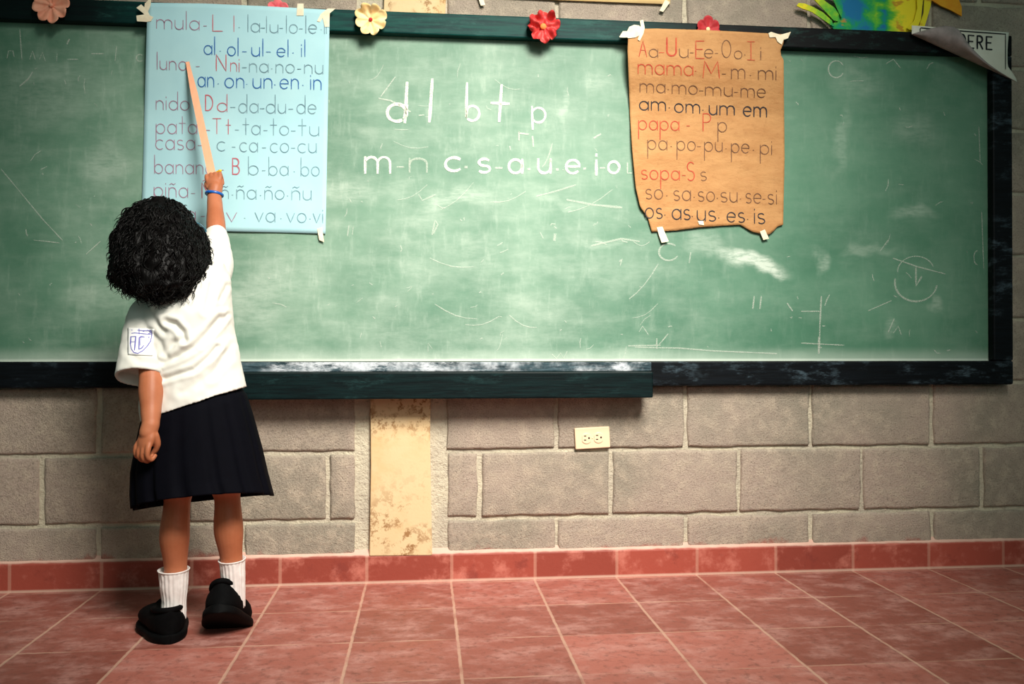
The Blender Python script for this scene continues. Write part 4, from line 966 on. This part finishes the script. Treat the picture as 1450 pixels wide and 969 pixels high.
# --- socks
def sock(name, top, an, foot, r0, r1, lab):
    b = MB(); pts = [top+(top-an).normalized()*.0, top.lerp(an, .4), an, foot]
    P2, R2 = spline(pts, [r0, r0*.94, r1, r1*1.08], 10)
    rings = []
    for i, p in enumerate(P2):
        t = (P2[min(i+1, len(P2)-1)]-P2[max(i-1, 0)]).normalized(); u = Vector((1, 0, 0)); u = (u-t*u.dot(t)).normalized(); w_ = t.cross(u)
        cuff = .0022 if i < 2 else 0
        rings.append([p+(u*math.cos(2*PI*k/96)+w_*math.sin(2*PI*k/96))*(R2[i]+cuff+(.0 if i < 3 else .0009*math.cos(2*PI*k/96*20))+.0008*noise.noise(Vector((p.z*90, k*.2, 0)))) for k in range(96)])
    first = [p*1 for p in rings[0]]; c = sum(first, Vector())/96
    rings = [[c+(p-c)*.86-(P2[0]-P2[1]).normalized()*.006 for p in first], [c+(p-c)*.9 for p in first]]+rings
    b.loft(rings); return b.build(name, M['sock'], GIRL)
sock('sock', PX((246, 806, -.444)), PX((246.5, 852, -.440)), PX((245, 876, -.440)), .0345, .0275, '')
sock('sock', PX((328.5, 792, -.434)), PX((331, 832, -.428)), PX((330, 858, -.420)), .0305, .0265, '')

# --- shoes: slip-on upper on a thick rounded sole, built lying along +y then turned
def shoe(base, heading, pitch, roll, L=.200, W_=.100):
    hdg = math.atan2(heading[0], heading[1])
    M4 = Matrix.Translation(base) @ Matrix.Rotation(-hdg, 4, 'Z') @ Matrix.Rotation(pitch, 4, 'X') @ Matrix.Rotation(roll, 4, 'Y')
    up, so = MB(), MB()
    def sec(t):   # half width, height, along the foot, t=0 heel .. 1 toe
        w = W_*.5*(.84+.06*math.sin(t*PI)+.22*smooth01((t-.3)/.35))*min(1, math.sqrt(max(0, 1-abs((t-.5)/.5)**(3.0 if t < .5 else 4.0)))+.02)
        h = .078-.006*smooth01(t/.3)-.002*t-.020*smooth01((t-.55)/.4)
        h = h*math.sqrt(max(.02, 1-max(0, (t-.72)/.28)**2.6)) if t > .72 else h
        return w, h
    R_ = []; 
    NT_ = 26
    for i in range(NT_+1):
        t = .5-.5*math.cos(PI*i/NT_); w, h = sec(t); y = (t-.72)*L     # the pivot sits under the ball of the foot
        ring = []
        for k in range(28):
            a = 2*PI*k/28; x = w*math.copysign(abs(math.cos(a))**.8, math.cos(a)); z = .012+(h-.012)*(.5+.5*math.copysign(abs(math.sin(a))**.75, math.sin(a)))
            lean = .88 if math.sin(a) > 0 else 1
            x *= 1-(1-lean)*max(0, math.sin(a))
            ring.append(M4 @ Vector((x, y, z)))
        R_.append(ring)
    up.loft(R_)
    R_ = []
    for i in range(NT_+1):
        t = .5-.5*math.cos(PI*i/NT_); w, h = sec(t); y = (t-.72)*L*1.03; spring = .010*smooth01((t-.82)/.18)
        ring = [M4 @ Vector((w*1.09*math.copysign(abs(math.cos(2*PI*k/28))**.5, math.cos(2*PI*k/28)), y, spring+.011+.011*math.copysign(abs(math.sin(2*PI*k/28))**.5, math.sin(2*PI*k/28)))) for k in range(28)]
        R_.append(ring)
    so.loft(R_)
    o = up.build('shoe', M['shoe'], GIRL)
    so.build('sole', M['sole'], o)
    cl = MB()      # padded collar round the opening
    pts = [M4 @ Vector((.030*math.cos(a), (-.50+.16)*L+.0+.050*math.sin(a)-.02, (.070-.008*math.sin(a)))) for a in [2*PI*k/20 for k in range(21)]]
    cl.tube(pts, [.0065]*21, 10, 2, caps=False); cl.build('collar', M['shoe'], o)
    st = MB()
    st.tube([M4 @ Vector((-.037, -.30*L, .050)), M4 @ Vector((0, -.10*L, .074)), M4 @ Vector((.037, -.30*L, .050))], [.004, .004, .004], 8, 6); st.build('strap', M['shoe'], o)
    return o
shoe(G(229, 888), (-.40, .91), 0, 0)
shoe(G(323, 890), (-.02, 1.0), -.56, -.02, .185, .100)

# --- wrist band, hair loop
def ringtube(name, c, ax, r, thick, mat, par, sq=1.0):
    ax = ax.normalized(); u = ax.orthogonal().normalized(); w_ = ax.cross(u); mb = MB()
    rings = []
    for i in range(40):
        a = 2*PI*i/40; d = u*math.cos(a)+w_*math.sin(a)
        rings.append([c+d*(r+thick*math.cos(2*PI*k/10))+ax*thick*1.5*math.sin(2*PI*k/10) for k in range(10)])
    mb.loft(rings, closed=True); return mb.build(name, mat, par)
ringtube('bracelet', WR+(HB-WR)*.10, (HB-WR)+Vector((.004, -.004, 0)), .0225, .0026, M['band'], GIRL)

# --- hair: full mass following the head, then curls over it
OUT = [(282, 214, 236), (286, 204, 250), (292, 194, 260), (300, 186, 267), (312, 177, 276), (325, 170, 286), (340, 164, 294), (355, 161, 297), (370, 159, 297), (385, 159, 296), (396, 162, 295), (405, 169, 289), (413, 182, 278), (420, 203, 264), (425, 220, 250)]
b = MB(); rings = []
for i in range(len(OUT)-1):
    for k in range(4 if i < len(OUT)-2 else 5):
        t = k/4; y = OUT[i][0]*(1-t)+OUT[i+1][0]*t; l = OUT[i][1]*(1-t)+OUT[i+1][1]*t; r = OUT[i][2]*(1-t)+OUT[i+1][2]*t
        s = (y-282)/142
        dep = math.sqrt(max(.03, 1-(2*s-.95)**2))
        dpb = math.sqrt(max(.03, 1-(1.7*s-.95)**2)) if s < .85 else math.sqrt(1-(1.7*.85-.95)**2)*(1-.55*((s-.85)/.15)**2)
        rings.append(ringpx((l+1, y), (r-1, y), -.425-.085*s, .108*dpb, (.085-.01*s)*dep+.004, 72))
b.loft(rings)
hm, hn = remesh(b, .0034, 3)
for i, v in enumerate(hm.v):
    q = Vector((v.x*1.0, v.y, v.z*.62))
    d = .0085*noise.noise(q*30)+.0055*noise.noise(q*70)
    hm.v[i] = v+hn[i]*(d-.002)
# keep the face clear: the hair stops at the hairline
for i, v in enumerate(hm.v):
    e = v-HC_; f_, z_ = e.dot(fd), e.dot(hu)
hb = BVHTree.FromPolygons([tuple(v) for v in hm.v], hm.f)
crown = P(226, 292, -.42)
cnt = 0
def strand(p, n_, L, amp, r0, ph, turns):
    """one curl: leaves the mass at p and falls along it"""
    g = Vector((0, 0, -1)); 
    t_ = (p-crown); t_ = (t_-n_*t_.dot(n_)); t_ = (t_.normalized()*.5+(g-n_*g.dot(n_)).normalized()*.8+Vector((RNG.uniform(-.3, .3), 0, RNG.uniform(-.1, .2)))).normalized()
    s_ = t_.cross(n_).normalized(); pts = []; pos = p.copy()
    for k in range(11):
        u = k/10; a = ph+turns*2*PI*u
        q = p+t_*(L*u)
        h = hb.find_nearest(q)
        base = h[0]+h[1]*.0025 if u < .72 and h[0] is not None else q
        if u >= .72: base = pts_prev+t_*L*.1*.8+g*L*.03
        pts_prev = base
        pts.append(base+s_*amp*math.sin(a)*(.3+u)+n_*amp*.8*(math.cos(a)*(.3+u)*.7+.3))
    return pts
for it in range(1500):
    i = RNG.randrange(len(hn)); p, n_ = hm.v[i], hn[i]
    e = p-HC_
    if n_.y > .35: continue
    if abs(n_.y) > .75 and RNG.random() < .45: continue
    L = RNG.uniform(.03, .075); amp = RNG.uniform(.003, .0075)
    pts = strand(p-n_*.002, n_, L, amp, .001, RNG.uniform(0, 6), RNG.uniform(.9, 2.2))
    r0 = RNG.uniform(.0007, .0017)
    hm.tube(pts, [r0]*6+[r0*.9, r0*.8, r0*.7, r0*.5, r0*.3], 5, 2, caps=False)
for it in range(300):      # loose ends round the lower edge and the left side
    a = RNG.random()
    if a < .4: px, py = RNG.uniform(160, 200), RNG.uniform(385, 412)
    elif a < .7: px, py = RNG.uniform(200, 285), RNG.uniform(404, 420)
    elif a < .85: px, py = RNG.uniform(158, 168), RNG.uniform(330, 395)
    else: px, py = RNG.uniform(284, 296), RNG.uniform(340, 400)
    h = hb.find_nearest(P(px, py, -.46+RNG.uniform(-.05, .06)))
    p, n_ = h[0], h[1]; out = Vector((n_.x, n_.y*.3, n_.z*.2)); ph = RNG.uniform(0, 6); A = RNG.uniform(.004, .009); L = RNG.uniform(.018, .038)
    pts = [p-n_*.003+out*L*.35*u+Vector((0, 0, -1))*L*u*(1-.4*u)+Vector((A*math.sin(ph+5*u), A*math.cos(ph+5*u), A*.6*math.sin(ph+6*u)))*u for u in [k/8 for k in range(9)]]
    r0 = RNG.uniform(.0006, .0012)
    hm.tube(pts, [r0]*5+[r0*.85, r0*.7, r0*.5, r0*.3], 5, 2, caps=False)
hm.build('hair', M['hair'], GIRL)
lp_ = P(283, 322, -.40)
mb = MB(); mb.tube([P(270, 316, -.405), P(277, 315.5, -.40), P(284, 318, -.395), P(290, 324, -.395), P(292, 328, -.40), P(286, 327, -.405), P(280, 324, -.41)], [.0014]*7, 8, 6); mb.build('hair_loop', M['loop'], GIRL)['label'] = 'thin blue plastic loop in the hair'

# ------------------------------------------------------------------ ruler and yellow stub in the raised hand
mb = MB()
rb = gripR-rdir*.020+hy*.004; rw = 5.6/505
wx = hx
tn = rdir.cross(wx).normalized()
def rpt(u, s, t): 
    w_ = rw*(1-.22*u)*(1 if u < .97 else .6)
    return rb.lerp(tipR, u)+wx*s*w_+tn*t*.0016
us = [0, .02, .25, .5, .75, .97, 1.0]
mb.loft([[rpt(u, -1, -1), rpt(u, 1, -1), rpt(u, 1, 1), rpt(u, -1, 1)] for u in us])
RU = mb.build('ruler', M['ruler'], smooth=False, loc=rb); tag(RU, 'pale orange wooden ruler held up to the blue poster', 'ruler')
mb = MB(); q = PX((304.5, 246, -.150)); q2 = PX((312, 242, -.162))
mb.tube([q, q2], [.0042, .0040], 12, 4); CR_ = mb.build('crayon', M['yellow'], loc=q); tag(CR_, 'small yellow stub gripped in the raised fist beside the ruler', 'crayon')
for o in list(S.objects):
    if '_o' in o: del o['_o']
